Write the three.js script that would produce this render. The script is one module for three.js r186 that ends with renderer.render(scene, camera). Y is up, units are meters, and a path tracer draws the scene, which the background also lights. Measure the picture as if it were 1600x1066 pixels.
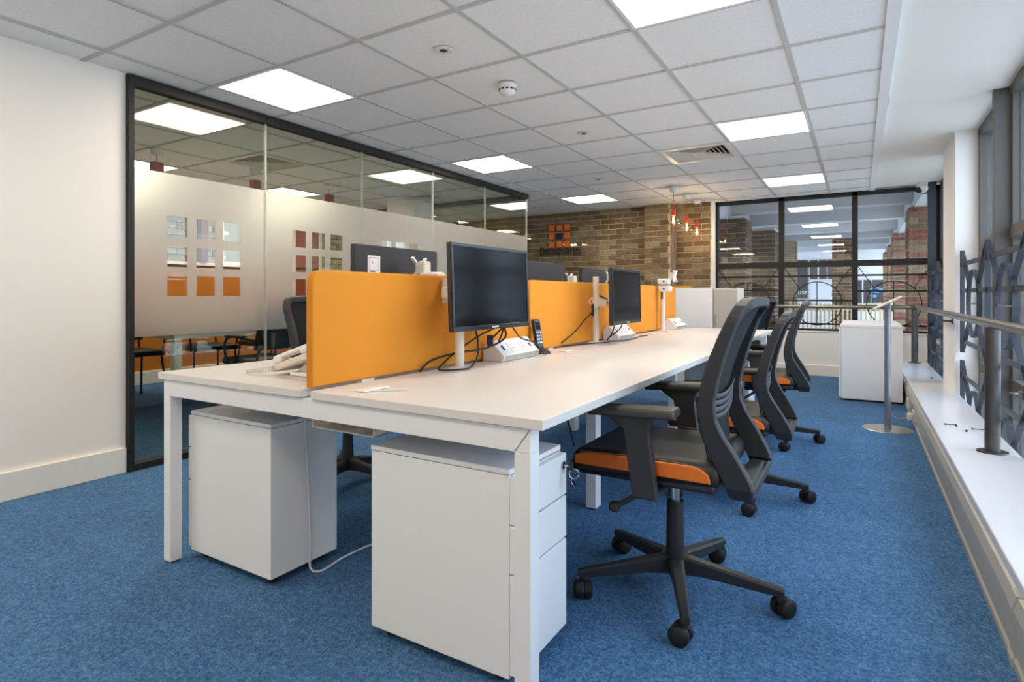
import * as THREE from 'three';
import { RoundedBoxGeometry } from 'three/addons/geometries/RoundedBoxGeometry.js';
import { mergeGeometries } from 'three/addons/utils/BufferGeometryUtils.js';
import { FontLoader } from 'three/addons/loaders/FontLoader.js';
import { TextGeometry } from 'three/addons/geometries/TextGeometry.js';
import { RectAreaLightUniformsLib } from 'three/addons/lights/RectAreaLightUniformsLib.js';

// ---------------------------------------------------------------- camera, sky, exposure
const scene = new THREE.Scene();
const renderer = new THREE.WebGLRenderer({ antialias: true });
renderer.toneMapping = THREE.LinearToneMapping;
renderer.toneMappingExposure = 1.08;
renderer.shadowMap.enabled = true;
const FOC = 919.75, PX = 772.1, PY = 461.6;            // lens in pixels of the 1600 x 1066 frame
const FW = 2 * (1600 - PX), FH = 2 * (1066 - PY);
const camera = new THREE.PerspectiveCamera(2 * Math.atan(FH / 2 / FOC) * 180 / Math.PI, FW / FH, 0.05, 300);
camera.setViewOffset(FW, FH, FW / 2 - PX, FH / 2 - PY, 1600, 1066);
camera.position.set(0, 1.007, 0);
camera.rotation.y = 0.55605;
scene.background = new THREE.Color().setRGB(3.6, 4.25, 5.6);
RectAreaLightUniformsLib.init();
const PANEL_POWER = 14, PANEL_TINT = new THREE.Color().setRGB(1, 0.86, 0.69), PANEL_GLOW = 2.4;

// ---------------------------------------------------------------- helpers
let seed = 20240611;
const rnd = () => { seed = (seed * 1664525 + 1013904223) >>> 0; return seed / 4294967296; };
const rr = (a, b) => a + (b - a) * rnd();
const taken = new Map();
function numbered(name) { const n = taken.get(name) ?? 0; taken.set(name, n + 1); return n ? name + '_' + String(n).padStart(3, '0') : name; }
function thing(name, label, category, [x, y, z] = [0, 0, 0], turn = 0, group) {
  const o = new THREE.Group(); o.name = numbered(name); o.position.set(x, y, z); o.rotation.y = turn;
  o.userData = { label, category }; if (group) o.userData.group = group; scene.add(o); return o;
}
function structure(name, label, category) { const o = thing(name, label, category); o.userData.kind = 'structure'; return o; }
function part(name, geo, mat, parent, label) {
  const m = new THREE.Mesh(geo, mat); m.name = name; m.castShadow = m.receiveShadow = true; if (label) m.userData.label = label; parent.add(m); return m;
}
const plain = (g) => { const n = g.index ? g.toNonIndexed() : g; for (const k of Object.keys(n.attributes)) if (!['position', 'normal', 'uv'].includes(k)) n.deleteAttribute(k);
  if (!n.attributes.uv) n.setAttribute('uv', new THREE.BufferAttribute(new Float32Array(n.attributes.position.count * 2), 2)); if (!n.attributes.normal) n.computeVertexNormals(); return n; };
const join = (...gs) => mergeGeometries(gs.flat().map(plain));
const box = (w, h, d, x = 0, y = 0, z = 0) => new THREE.BoxGeometry(w, h, d).translate(x, y, z);
const span = (x0, x1, y0, y1, z0, z1) => box(Math.abs(x1 - x0), Math.abs(y1 - y0), Math.abs(z1 - z0), (x0 + x1) / 2, (y0 + y1) / 2, (z0 + z1) / 2);
const rbox = (w, h, d, r, x = 0, y = 0, z = 0, s = 2) => new RoundedBoxGeometry(w, h, d, s, Math.min(r, w / 2.01, h / 2.01, d / 2.01)).translate(x, y, z);
const rspan = (x0, x1, y0, y1, z0, z1, r = 0.003, s = 1) => rbox(Math.abs(x1 - x0), Math.abs(y1 - y0), Math.abs(z1 - z0), r, (x0 + x1) / 2, (y0 + y1) / 2, (z0 + z1) / 2, s);
const cyl = (r0, r1, h, seg = 20, x = 0, y = 0, z = 0) => new THREE.CylinderGeometry(r0, r1, h, seg).translate(x, y, z);
const V = (x, y, z) => new THREE.Vector3(x, y, z);
const tube = (pts, r, seg = 48, radial = 8, closed = false) => new THREE.TubeGeometry(new THREE.CatmullRomCurve3(pts.map((p) => V(...p)), closed, 'centripetal'), seg, r, radial, closed);
function rod(a, b, r, seg = 10) { const A = V(...a), B = V(...b), d = B.clone().sub(A); const g = new THREE.CylinderGeometry(r, r, d.length(), seg); g.applyQuaternion(new THREE.Quaternion().setFromUnitVectors(V(0, 1, 0), d.normalize())); return g.translate(...A.add(B).multiplyScalar(0.5).toArray()); }
function beam(a, b, w, t) { // flat bar from a to b: w across (horizontal, square to the run), t thick
  const A = V(...a), B = V(...b), d = B.clone().sub(A), L = d.length(); d.normalize();
  const s = Math.abs(d.y) > 0.999 ? V(1, 0, 0) : V(0, 1, 0).cross(d).normalize(), u = d.clone().cross(s);
  return new THREE.BoxGeometry(w, t, L).applyMatrix4(new THREE.Matrix4().makeBasis(s, u, d)).translate(...A.add(B).multiplyScalar(0.5).toArray());
}
function extrude(pts, depth, bevel = 0, holes = []) { // outline in x, y; depth along z, centred
  const s = new THREE.Shape(pts.map(([x, y]) => new THREE.Vector2(x, y)));
  for (const h of holes) s.holes.push(new THREE.Path(h.map(([x, y]) => new THREE.Vector2(x, y))));
  return new THREE.ExtrudeGeometry(s, { depth: depth - 2 * bevel, bevelEnabled: bevel > 0, bevelThickness: bevel, bevelSize: bevel, bevelOffset: -bevel, bevelSegments: 2, curveSegments: 12 }).translate(0, 0, -depth / 2 + bevel);
}
const lathe = (pts, seg = 28) => new THREE.LatheGeometry(pts.map(([r, y]) => new THREE.Vector2(r, y)), seg);
function metric(g, k = 1) { // uv in metres, by the face's main direction
  const n = g.index ? g.toNonIndexed() : g, p = n.attributes.position, q = n.attributes.normal, uv = new Float32Array(p.count * 2);
  for (let i = 0; i < p.count; i++) { const ax = Math.abs(q.getX(i)), ay = Math.abs(q.getY(i)), az = Math.abs(q.getZ(i));
    const [u, v] = ay >= ax && ay >= az ? [p.getX(i), p.getZ(i)] : ax >= az ? [p.getZ(i), p.getY(i)] : [p.getX(i), p.getY(i)]; uv[2 * i] = u * k; uv[2 * i + 1] = v * k; }
  n.setAttribute('uv', new THREE.BufferAttribute(uv, 2)); return n;
}
const lerp = (a, b, t) => a + (b - a) * t;
function curveAt(table, y) { for (let i = 1; i < table.length; i++) if (y <= table[i][0]) { const [a, va] = table[i - 1], [b, vb] = table[i]; return lerp(va, vb, Math.min(1, Math.max(0, (y - a) / (b - a)))); } return table[table.length - 1][1]; }

// ---------------------------------------------------------------- procedural textures
function noiseGrid(n, cells, rng) { // smooth tiling value noise
  const g = Array.from({ length: cells * cells }, rng), out = new Float32Array(n * n);
  for (let y = 0; y < n; y++) for (let x = 0; x < n; x++) { const fx = x / n * cells, fy = y / n * cells, ix = Math.floor(fx), iy = Math.floor(fy); let tx = fx - ix, ty = fy - iy; tx = tx * tx * (3 - 2 * tx); ty = ty * ty * (3 - 2 * ty);
    const at = (a, b) => g[(b % cells) * cells + (a % cells)]; out[y * n + x] = lerp(lerp(at(ix, iy), at(ix + 1, iy), tx), lerp(at(ix, iy + 1), at(ix + 1, iy + 1), tx), ty); }
  return out;
}
function texture(n, fn, srgb = true, repeat = [1, 1]) {
  const d = new Uint8Array(n * n * 4);
  for (let y = 0; y < n; y++) for (let x = 0; x < n; x++) { const c = fn(x, y, y * n + x), k = 4 * (y * n + x); d[k] = c[0]; d[k + 1] = c[1]; d[k + 2] = c[2]; d[k + 3] = 255; }
  const t = new THREE.DataTexture(d, n, n); t.wrapS = t.wrapT = THREE.RepeatWrapping; t.magFilter = THREE.LinearFilter; t.minFilter = THREE.LinearMipmapLinearFilter; t.generateMipmaps = true; if (srgb) t.colorSpace = THREE.SRGBColorSpace; t.repeat.set(...repeat); t.needsUpdate = true; return t;
}
const clamp8 = (v) => Math.max(0, Math.min(255, v));
const std = (color, roughness = 0.5, metalness = 0, extra = {}) => new THREE.MeshStandardMaterial({ color, roughness, metalness, ...extra });
const phy = (o) => new THREE.MeshPhysicalMaterial(o);

// carpet: heathered blue loop pile
const CN = 1024, cA = noiseGrid(CN, 190, rnd), cB = noiseGrid(CN, 80, rnd), cC = noiseGrid(CN, 9, rnd), cD = Float32Array.from({ length: CN * CN }, rnd);
const carpetMap = texture(CN, (x, y, i) => { const v = (cA[i] - 0.5) * 52 + (cB[i] - 0.5) * 22 + (cC[i] - 0.5) * 9 + (cD[i] - 0.5) * 36; return [clamp8(68 + v * 0.8), clamp8(112 + v), clamp8(154 + v * 1.1)]; });
const carpetBump = texture(CN, (x, y, i) => { const v = 128 + (cA[i] - 0.5) * 130 + (cD[i] - 0.5) * 110; return [clamp8(v), clamp8(v), clamp8(v)]; }, false);
// ceiling tile: fine mineral fibre fleck
const tA = noiseGrid(512, 200, rnd), tB = Float32Array.from({ length: 512 * 512 }, rnd);
const tileMap = texture(512, (x, y, i) => { const v = 244 + (tA[i] - 0.5) * 10 - (tB[i] > 0.985 ? 22 : 0); return [clamp8(v), clamp8(v), clamp8(v)]; });
// plaster
const plA = noiseGrid(256, 64, rnd);
const plasterBump = texture(256, (x, y, i) => { const v = 128 + (plA[i] - 0.5) * 80; return [v, v, v]; }, false, [3, 3]);
// brick faces: pitted, flecked
const bA = noiseGrid(256, 12, rnd), bB = noiseGrid(256, 48, rnd), bC = Float32Array.from({ length: 256 * 256 }, rnd);
const brickTone = texture(256, (x, y, i) => { const v = 205 + (bA[i] - 0.5) * 90 + (bB[i] - 0.5) * 60 - (bC[i] > 0.97 ? 60 : 0); return [clamp8(v), clamp8(v * 0.985), clamp8(v * 0.955)]; });
const brickBump = texture(256, (x, y, i) => { const v = 128 + (bA[i] - 0.5) * 60 + (bB[i] - 0.5) * 120 - (bC[i] > 0.96 ? 70 : 0); return [clamp8(v), clamp8(v), clamp8(v)]; }, false);
// woven cloth
const clothBump = texture(128, (x, y) => { const v = ((x >> 1) + (y >> 1)) % 2 ? 170 : 90; return [v, v, v]; }, false, [60, 60]);
const meshBump = texture(128, (x, y) => { const v = (x % 8 < 3 || y % 8 < 3) ? 190 : 50; return [v, v, v]; }, false, [14, 14]);

// ---------------------------------------------------------------- materials
const M = {
  carpet: std(0xffffff, 0.98, 0, { map: carpetMap, bumpMap: carpetBump, bumpScale: 0.004 }),
  tile: std(0xffffff, 0.95, 0, { map: tileMap }),
  grid: std(0xc9c7c3, 0.8),
  plaster: std(0xf1eee9, 0.85, 0, { bumpMap: plasterBump, bumpScale: 0.0006 }),
  cream: std(0xf8f2e7, 0.8, 0, { bumpMap: plasterBump, bumpScale: 0.0006 }),
  skirting: std(0xf1ece2, 0.45),
  black: std(0x151312, 0.6),
  steel: std(0x5a5855, 0.5),
  steelBlue: std(0x3c414b, 0.42, 0.2),
  desk: std(0xdedad5, 0.38),
  deskEdge: std(0xdedddb, 0.5),
  whiteMetal: std(0xebebeb, 0.35),
  pedestal: std(0xebebeb, 0.4),
  orange: std(0xe39126, 0.9, 0, { bumpMap: clothBump, bumpScale: 0.0006 }),
  orangeSeat: std(0xe06f16, 0.55),
  plastic: std(0x28292c, 0.5),
  plasticGrey: std(0x46484d, 0.5),
  armPad: std(0x3d3a36, 0.42),
  leather: std(0x1d1b1a, 0.5),
  meshCloth: std(0x15171d, 0.85, 0, { bumpMap: meshBump, bumpScale: 0.0012 }),
  stitch: std(0x8c7a55, 0.8),
  chrome: std(0xc8cacd, 0.18, 1),
  rubber: std(0x141414, 0.6),
  screen: phy({ color: 0x111113, roughness: 0.14, specularIntensity: 0.17 }),
  bezel: std(0x0d0d0e, 0.22),
  monitorBack: std(0x2d2a2a, 0.55),
  white: std(0xe8e6e2, 0.4),
  offWhite: std(0xded6c8, 0.45),
  cable: std(0x161514, 0.5),
  whiteCable: std(0xd5d6dc, 0.5),
  railSteel: std(0x8c877f, 0.32, 0.85),
  postSteel: std(0x5b5755, 0.4, 0.6),
  brushed: std(0xb9b8b3, 0.28, 0.9),
  silverPost: std(0x8b9099, 0.35, 0.6),
  trunk: std(0xb9b4a8, 0.35),
  ledge: std(0xe9ebf0, 0.22),
  concrete: std(0xb3a28c, 0.9, 0, { map: brickTone, bumpMap: brickBump, bumpScale: 0.002 }),
  soffit: std(0xbfc2c8, 0.9),
  mortar: std(0xc6b79c, 0.95),
  mortarPale: std(0xbdb3a4, 0.95),
  red: std(0xd23a1c, 0.5),
  redShade: std(0xa8503c, 0.7),
  letter: std(0x17112a, 0.5),
  logoOrange: std(0xd8661a, 0.5),
  blueSwitch: std(0x2a3f8f, 0.4),
  pane: phy({ color: new THREE.Color().setRGB(0.92, 0.95, 0.93), roughness: 0, transmission: 1, thickness: 0, ior: 1.5 }),
  greenPane: phy({ color: new THREE.Color().setRGB(0.9, 0.925, 0.87), roughness: 0, transmission: 1, thickness: 0, ior: 1.5 }),
  acrylic: phy({ color: new THREE.Color().setRGB(0.97, 0.97, 0.97), roughness: 0.01, transmission: 1, thickness: 0, ior: 1.5 }),
  film: phy({ color: new THREE.Color().setRGB(0.97, 0.96, 0.94), roughness: 0.42, transmission: 0.95, thickness: 0.001, ior: 1.4 }),
  jointStrip: phy({ color: new THREE.Color().setRGB(0.85, 0.9, 0.85), roughness: 0.25, transmission: 0.7, thickness: 0, ior: 1.5 }),
  bulbGlass: phy({ color: new THREE.Color().setRGB(1, 0.95, 0.84), roughness: 0, transmission: 1, thickness: 0, ior: 1.7 }),
  panelGlow: std(0xffffff, 0.6, 0, { emissive: new THREE.Color().setRGB(1, 0.97, 0.92), emissiveIntensity: PANEL_GLOW }),
  filament: std(0xffc070, 0.5, 0, { emissive: new THREE.Color().setRGB(1, 0.62, 0.22), emissiveIntensity: 20 }),
  cabinetWhite: std(0xf3f3f3, 0.4),
  tableWhite: std(0xe3e6e2, 0.4),
  woodOrange: std(0xc9751f, 0.6),
  gravel: std(0xc9c5bd, 0.95),
  timber: std(0xd8c29c, 0.8),
  facade: std(0xe6e6ea, 0.8),
  shopDark: std(0x33343c, 0.5),
};
const CEIL = 2.268, HIGH = 2.29;

// ---------------------------------------------------------------- floor, walls, ceilings
const floor = structure('floor', 'blue heathered loop pile carpet floor', 'floor');
part('carpet', metric(span(-7.1, 0.66, -0.1, 0, 4.65, -8.5), 1 / 0.9), M.carpet, floor);

const wl = structure('wall_left', 'plain cream plastered wall left of the glass partition', 'wall');
part('plaster', span(-3.66, -3.555, 0, CEIL + 0.05, 4.65, -1.742), M.cream, wl);
const bl = structure('baseboard_left', 'tall cream skirting board below the plain left wall', 'baseboard');
part('board', rspan(-3.556, -3.537, 0, 0.142, 4.6, -1.738, 0.004), M.skirting, bl);
const wb = structure('wall_back', 'plain cream wall closing the near end of the office', 'wall');
part('plaster', span(-7.1, 1.0, -0.7, 2.5, 3.0, 3.12), M.cream, wb);
const wm = structure('wall_meeting', 'cream end wall of the meeting room', 'wall');
part('plaster', span(-7.0, -3.66, 0, CEIL + 0.05, -0.75, -0.87), M.cream, wm);
const slab = structure('ceiling_slab', 'concrete slab above the suspended ceiling', 'slab');
part('slab', span(-7.2, 1.05, 2.42, 2.6, 4.72, -8.6), M.soffit, slab);

// suspended ceiling on a 0.6 m grid, every tile a piece
const gx = (i) => -1.513 + 0.6 * i, gz = (j) => -2.722 - 0.6 * j;
const ceiling = structure('ceiling', 'suspended ceiling of white mineral fibre tiles in a metal grid', 'ceiling');
const skip = new Set();
const lightCells = [[-3, -1], [-3, 3], [-3, 7], [1, -1], [1, 3], [1, 7], [-3, -5], [1, -5], [-3, -9], [1, -9], [-8, 0], [-8, 3], [-8, 7]];
for (const [i, j] of lightCells) skip.add(i + ',' + j);
for (const c of ['0,4', '-6,1', '-6,5']) skip.add(c);
const X0 = -6.95, X1 = 0.105, Z0 = 3.0, Z1 = -8.44;
const tileGeo = new Map();
for (let i = -10; i < 3; i++) for (let j = -13; j < 10; j++) {
  const x0 = Math.max(gx(i), X0), x1 = Math.min(gx(i + 1), X1), z0 = Math.min(gz(j), Z0), z1 = Math.max(gz(j + 1), Z1);
  if (x1 - x0 < 0.04 || z0 - z1 < 0.04 || skip.has(i + ',' + j)) continue;
  if (x1 < -3.6 && z0 > -0.7) continue;
  const w = +(x1 - x0 - 0.006).toFixed(3), d = +(z0 - z1 - 0.006).toFixed(3), key = w + ',' + d;
  if (!tileGeo.has(key)) tileGeo.set(key, metric(box(w, 0.015, d), 1));
  part('ceiling_tile', tileGeo.get(key), M.tile, ceiling).position.set((x0 + x1) / 2, CEIL + 0.0125, (z0 + z1) / 2);
}
for (let i = -9; i < 3; i++) part('grid_bar', span(gx(i) - 0.012, gx(i) + 0.012, CEIL - 0.0015, CEIL + 0.004, Z0, Z1), M.grid, ceiling);
for (let j = -12; j < 10; j++) part('grid_bar', span(X0, X1, CEIL - 0.001, CEIL + 0.0045, gz(j) - 0.012, gz(j) + 0.012), M.grid, ceiling);
part('edge_trim', span(0.1, 0.155, CEIL - 0.006, HIGH + 0.03, Z0, Z1), M.whiteMetal, ceiling);

const soffit = structure('ceiling_window', 'smooth white plaster ceiling along the windows with shallow cross ribs', 'ceiling');
part('plaster', span(0.15, 1.0, HIGH, 2.44, 4.65, -8.5), M.plaster, soffit);
for (const z of [-2.75, -4.7, -6.6]) part('rib', extrude([[-0.34, 0.02], [-0.06, -0.012], [0.06, -0.012], [0.34, 0.02]], 0.82, 0).rotateY(Math.PI / 2).translate(0.57, HIGH, z), M.plaster, soffit);

// ---------------------------------------------------------------- brickwork
const brickMats = (list) => list.map((c) => std(c, 0.92, 0, { map: brickTone, bumpMap: brickBump, bumpScale: 0.003 }));
const STOCK = brickMats([0xa89272, 0x988263, 0xb39d7a, 0x86704f, 0xa08763, 0xbaa684, 0x907653]);
const REDS = brickMats([0xa9685a, 0xb27868, 0x9a5f50, 0xb88674]), BUFF = brickMats([0xb59c78, 0xa98e68, 0xc0ab8a, 0x9c8460]);
const BROWN = brickMats([0x7b5a40, 0x6b4e38, 0x87664a, 0x5c4432]);
const brickGeos = new Map();
function brickGeo(w, h, d) { const k = w.toFixed(3) + h.toFixed(3) + d.toFixed(3); if (!brickGeos.has(k)) brickGeos.set(k, rbox(w, h, d, 0.004, 0, 0, 0, 1)); return brickGeos.get(k); }
// bricks in a face: origin o, run along u (unit vector), facing n; up to `own` single bricks where shown(y) holds, the rest merged
function brickFace(parent, o, u, n, length, y0, y1, pick, { bl = 0.215, bh = 0.065, joint = 0.011, own = 300, from = -9 } = {}) {
  const U = V(...u), N = V(...n), rest = new Map(), turn = new THREE.Matrix4().makeBasis(U, V(0, 1, 0), U.clone().cross(V(0, 1, 0)));
  let course = 0, made = 0;
  for (let y = y0; y + bh * 0.6 < y1; y += bh + joint, course++) {
    const h = Math.min(bh, y1 - y);
    let a = course % 2 ? -(bl + joint) / 2 : 0;
    for (; a < length - 0.02; a += bl + joint) {
      const b0 = Math.max(0, a), b1 = Math.min(length, a + bl); if (b1 - b0 < 0.03) continue;
      const mat = pick(course, b0), c = V(...o).addScaledVector(U, (b0 + b1) / 2).addScaledVector(N, rr(-0.003, 0.004)); c.y = y + h / 2;
      const g = brickGeo(+(b1 - b0).toFixed(3), +h.toFixed(3), 0.03);
      if (y >= from && made < own) { const m = part('brick', g, mat, parent); m.quaternion.setFromRotationMatrix(turn); m.position.copy(c); made++; }
      else { if (!rest.has(mat)) rest.set(mat, []); rest.get(mat).push(g.clone().applyMatrix4(turn).translate(c.x, c.y, c.z)); }
    }
  }
  for (const [mat, gs] of rest) { const m = part('brickwork', join(gs), mat, parent); m.userData.kind = 'stuff'; }
}
const anyOf = (list) => () => list[Math.floor(rnd() * list.length)];

const wf = structure('wall_far', 'buff stock brick wall with pier behind the desks', 'wall');
part('mortar', span(-7.0, -2.21, 0, CEIL + 0.06, -8.285, -8.45), M.mortar, wf);
part('pier_mortar', span(-2.575, -2.225, 0, CEIL + 0.06, -8.15, -8.3), M.mortar, wf);
part('mortar', span(-2.21, -1.72, 0, CEIL + 0.06, -8.3, -8.45), M.mortar, wf);
part('concrete_strip', span(-2.222, -2.172, 0, CEIL + 0.05, -8.2, -8.4), M.concrete, wf, 'pale concrete strip beside the brick pier');
brickFace(wf, [-7.0, 0, -8.287], [1, 0, 0], [0, 0, 1], 4.42, 0.01, CEIL + 0.04, anyOf(STOCK), { own: 190, from: 1.15 });
brickFace(wf, [-2.575, 0, -8.152], [1, 0, 0], [0, 0, 1], 0.35, 0.01, CEIL + 0.04, anyOf(STOCK), { own: 60, from: 0.95 });
brickFace(wf, [-2.165, 0, -8.302], [1, 0, 0], [0, 0, 1], 0.445, 0.01, CEIL + 0.04, anyOf(STOCK), { own: 60, from: 0.95 });

// meeting room outer wall: brick above, orange dado below, white framed window
const wo = structure('wall_meeting_outer', 'pale brick wall with orange dado in the meeting room', 'wall');
const OX = -6.9;
part('mortar', span(OX - 0.15, OX, 0, 2.35, -0.8, -4.5), M.mortarPale, wo);
part('mortar', span(OX - 0.15, OX, 0, 1.38, -4.5, -5.3), M.mortarPale, wo);
part('mortar', span(OX - 0.15, OX, 2.05, 2.35, -4.5, -5.3), M.mortarPale, wo);
part('mortar', span(OX - 0.15, OX, 0, 2.35, -5.3, -8.5), M.mortarPale, wo);
const PALE = brickMats([0xe6dcc6, 0xdccfb6, 0xece4d2, 0xd2c4a8]);
brickFace(wo, [OX + 0.002, 0, -0.9], [0, 0, -1], [1, 0, 0], 3.58, 1.42, 2.3, anyOf(PALE), { own: 150, from: 1.4 });
brickFace(wo, [OX + 0.002, 0, -5.32], [0, 0, -1], [1, 0, 0], 2.92, 1.42, 2.3, anyOf(PALE), { own: 40, from: 1.4 });
part('dado_panel', span(OX, OX + 0.03, 0.15, 1.37, -0.87, -8.25), M.woodOrange, wo, 'flat orange dado panelling');
part('dado_rail', rspan(OX, OX + 0.07, 1.37, 1.41, -0.87, -8.25, 0.006), M.skirting, wo, 'white dado rail');
part('skirting', rspan(OX, OX + 0.045, 0, 0.15, -0.87, -8.25, 0.006), M.skirting, wo, 'white skirting board');
const w3 = structure('window_3', 'white framed casement window in the meeting room', 'window');
for (const [a, b, c, d] of [[1.38, 1.44, -4.5, -5.3], [1.99, 2.05, -4.5, -5.3], [1.44, 1.99, -4.5, -4.56], [1.44, 1.99, -5.24, -5.3], [1.44, 1.99, -4.87, -4.93]]) part('frame', span(OX - 0.1, OX + 0.01, a, b, c, d), M.white, w3);
for (const [a, b] of [[-4.56, -4.87], [-4.93, -5.24]]) part('pane', span(OX - 0.05, OX - 0.044, 1.44, 1.99, a, b), M.pane, w3);

const d1 = structure('door_1', 'red brown door in the meeting room outer wall', 'door');
part('leaf', span(OX + 0.031, OX + 0.07, 0.01, 2.02, -5.62, -6.05), M.redShade, d1); part('frame', join(span(OX + 0.031, OX + 0.085, 0, 2.08, -5.56, -5.62), span(OX + 0.031, OX + 0.085, 0, 2.08, -6.05, -6.1), span(OX + 0.031, OX + 0.085, 2.02, 2.08, -5.62, -6.05)), M.skirting, d1);
part('handle', rod([OX + 0.07, 1.0, -5.7], [OX + 0.12, 1.0, -5.7], 0.01), M.brushed, d1);
const tr1 = structure('trim_1', 'narrow brown boxed pipe casing on the meeting room brick wall', 'casing'); part('casing', rspan(OX + 0.02, OX + 0.1, 1.41, CEIL, -4.2, -4.29, 0.004), std(0x80502c, 0.6), tr1);

// far low wall below the end windows, white strip beside the bricks
const wfl = structure('wall_far_low', 'low white wall below the end windows', 'wall');
part('plaster', span(-1.72, 0.66, 0, 0.56, -8.395, -8.52), M.plaster, wfl);
part('sill', rspan(-1.68, 0.7, 0.545, 0.562, -8.385, -8.52, 0.004), M.skirting, wfl);
part('plaster', span(-1.727, -1.668, 0, CEIL + 0.05, -8.33, -8.52), M.skirting, wfl, 'white jamb strip beside the brick wall');
const bf = structure('baseboard_far', 'white skirting board under the low end wall', 'baseboard');
part('board', rspan(-1.66, 0.4, 0, 0.135, -8.372, -8.4, 0.005), M.skirting, bf);

// end windows
const w1 = structure('window_1', 'black steel framed end windows onto the covered walkway', 'window');
const FZ = -8.44;
for (const [a, b, n] of [[-1.668, -1.635, 'jamb'], [-0.896, -0.829, 'mullion'], [-0.084, -0.021, 'mullion'], [0.7, 0.78, 'jamb']]) part(n, rspan(a, b, 0.56, 2.27, FZ + 0.03, FZ - 0.05, 0.003), M.black, w1);
part('head', span(-1.668, 0.78, 2.225, 2.275, FZ + 0.03, FZ - 0.05), M.black, w1);
const bays = [[-1.635, -0.896], [-0.829, -0.084], [-0.021, 0.7]];
for (const [a, b] of bays) { part('transom', span(a, b, 1.364, 1.436, FZ + 0.03, FZ - 0.05), M.black, w1); part('bottom_rail', span(a, b, 0.56, 0.585, FZ + 0.03, FZ - 0.05), M.black, w1);
  part('pane', span(a, b, 1.436, 2.225, FZ - 0.01, FZ - 0.018), M.pane, w1); part('pane', span(a, b, 0.585, 1.364, FZ - 0.01, FZ - 0.018), M.pane, w1); }
// circle-and-strut iron grilles before the lower lights of the end windows
bays.forEach(([a, b], k) => {
  const t = thing('window_grille', ['thin black iron circle grille in the end window beside the brick wall', 'thin black iron circle grille in the middle end window', 'thin black iron circle grille in the end window nearest the corner'][k], 'grille', [(a + b) / 2, 0, FZ + 0.045], 0, 'iron grilles in the end windows');
  const h = (b - a) / 2, r = 0.27, cy = 0.905;
  for (const y of [[1.25, 1.07, 0.65], [1.25, 0.945, 0.65], [1.25, 1.06, 0.65]][k]) part('rail', span(-h, h, y - 0.011, y + 0.011, -0.008, 0.008), M.black, t);
  part('ring', new THREE.TorusGeometry(r, 0.006, 8, 48).translate(0, cy, 0), M.black, t);
  part('upright', span(-0.005, 0.005, cy - r, cy + r, -0.005, 0.005), M.black, t);
  for (const sx of [-1, 1]) for (const sy of [-1, 1]) part('strut', rod([sx * h, sy > 0 ? 1.362 : 0.57, 0], [sx * r * 0.72, cy + sy * r * 0.7, 0], 0.005, 6), M.black, t);
});

// ---------------------------------------------------------------- window side
const ledge = structure('window_ledge', 'long glossy white ledge running below the side windows', 'ledge');
part('top_board', rspan(0.365, 0.655, 0.2, 0.238, 4.6, -8.39, 0.006), M.ledge, ledge);
part('upstand', span(0.385, 0.65, -0.5, 0.2, 4.6, -8.45), M.plaster, ledge);
part('sill_floor', span(0.65, 1.0, -0.62, -0.55, 3.0, -8.5), M.gravel, ledge);
part('apron', span(0.655, 0.70, 0.0, 0.56, -8.3, -8.45), M.plaster, ledge);
const trunkProfile = [[0.385, 0], [0.352, 0], [0.352, 0.022], [0.358, 0.03], [0.358, 0.12], [0.352, 0.126], [0.352, 0.155], [0.362, 0.19], [0.385, 0.2]];
const trunkGeo = (l) => { const s = extrude(trunkProfile, l, 0); return s; };
const skirtRun = thing('cable_trunking', 'beige moulded skirting trunking along the foot of the window ledge', 'trunking');
part('run', trunkGeo(5.08).translate(0, 0, 2.98 - 2.54), M.trunk, skirtRun);
part('run', trunkGeo(6.23).translate(0, 0, -2.14 - 3.115), M.trunk, skirtRun);
part('joint_cover', extrude(trunkProfile.map(([x, y]) => [x < 0.38 ? x - 0.004 : x, y > 0.1 ? Math.min(y + 0.004, 0.2) : y]), 0.06, 0).translate(0, 0, -2.12), M.trunk, skirtRun);
for (const z of [-5.55, -6.2]) { part('socket_plate', rspan(0.346, 0.36, 0.04, 0.118, z - 0.07, z + 0.07, 0.003), M.white, skirtRun, 'white twin socket plate'); }

const pier = structure('wall_pier', 'square white plastered column between the side windows', 'column');
part('plaster', span(0.632, 0.86, 0.0, HIGH + 0.02, -5.82, -6.585), M.plaster, pier);

const wr = structure('wall_right', 'plain white wall beside the near end of the ledge', 'wall');
part('plaster', span(0.66, 0.9, -0.6, HIGH + 0.02, 4.65, -0.89), M.cream, wr);
const w2 = structure('window_2', 'tall dark steel framed side windows beside the ledge', 'window');
const GX = 0.805, WB = -0.55;
part('head', span(GX - 0.03, GX + 0.06, 2.235, 2.29, -0.89, -5.82), M.steel, w2);
part('bottom_rail', span(GX - 0.03, GX + 0.06, WB, WB + 0.06, -0.89, -8.4), M.steel, w2);
part('head', span(GX - 0.03, GX + 0.06, 2.235, 2.29, -6.585, -8.4), M.steel, w2);
for (const z of [-0.95, -2.9, -4.74]) { part('fin_mullion', rspan(0.702, GX - 0.002, WB, 2.288, z - 0.028, z + 0.028, 0.003), M.steel, w2); part('mullion', span(GX - 0.02, GX + 0.05, WB, 2.26, z - 0.06, z + 0.06), M.steel, w2); }
for (const z of [-5.79, -6.62, -8.36]) part('mullion', span(GX - 0.03, GX + 0.05, WB, 2.26, z - 0.03, z + 0.03), M.steel, w2);
part('corner_post', span(0.655, 0.73, 0.238, 2.29, -8.25, -8.33), M.steelBlue, w2);
part('corner_post', span(0.64, 0.76, -0.3, 2.29, -6.6, -6.66), M.steelBlue, w2);
const sideBays = [[-1.01, -2.84], [-2.96, -4.68], [-4.8, -5.76], [-6.65, -8.33]];
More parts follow.
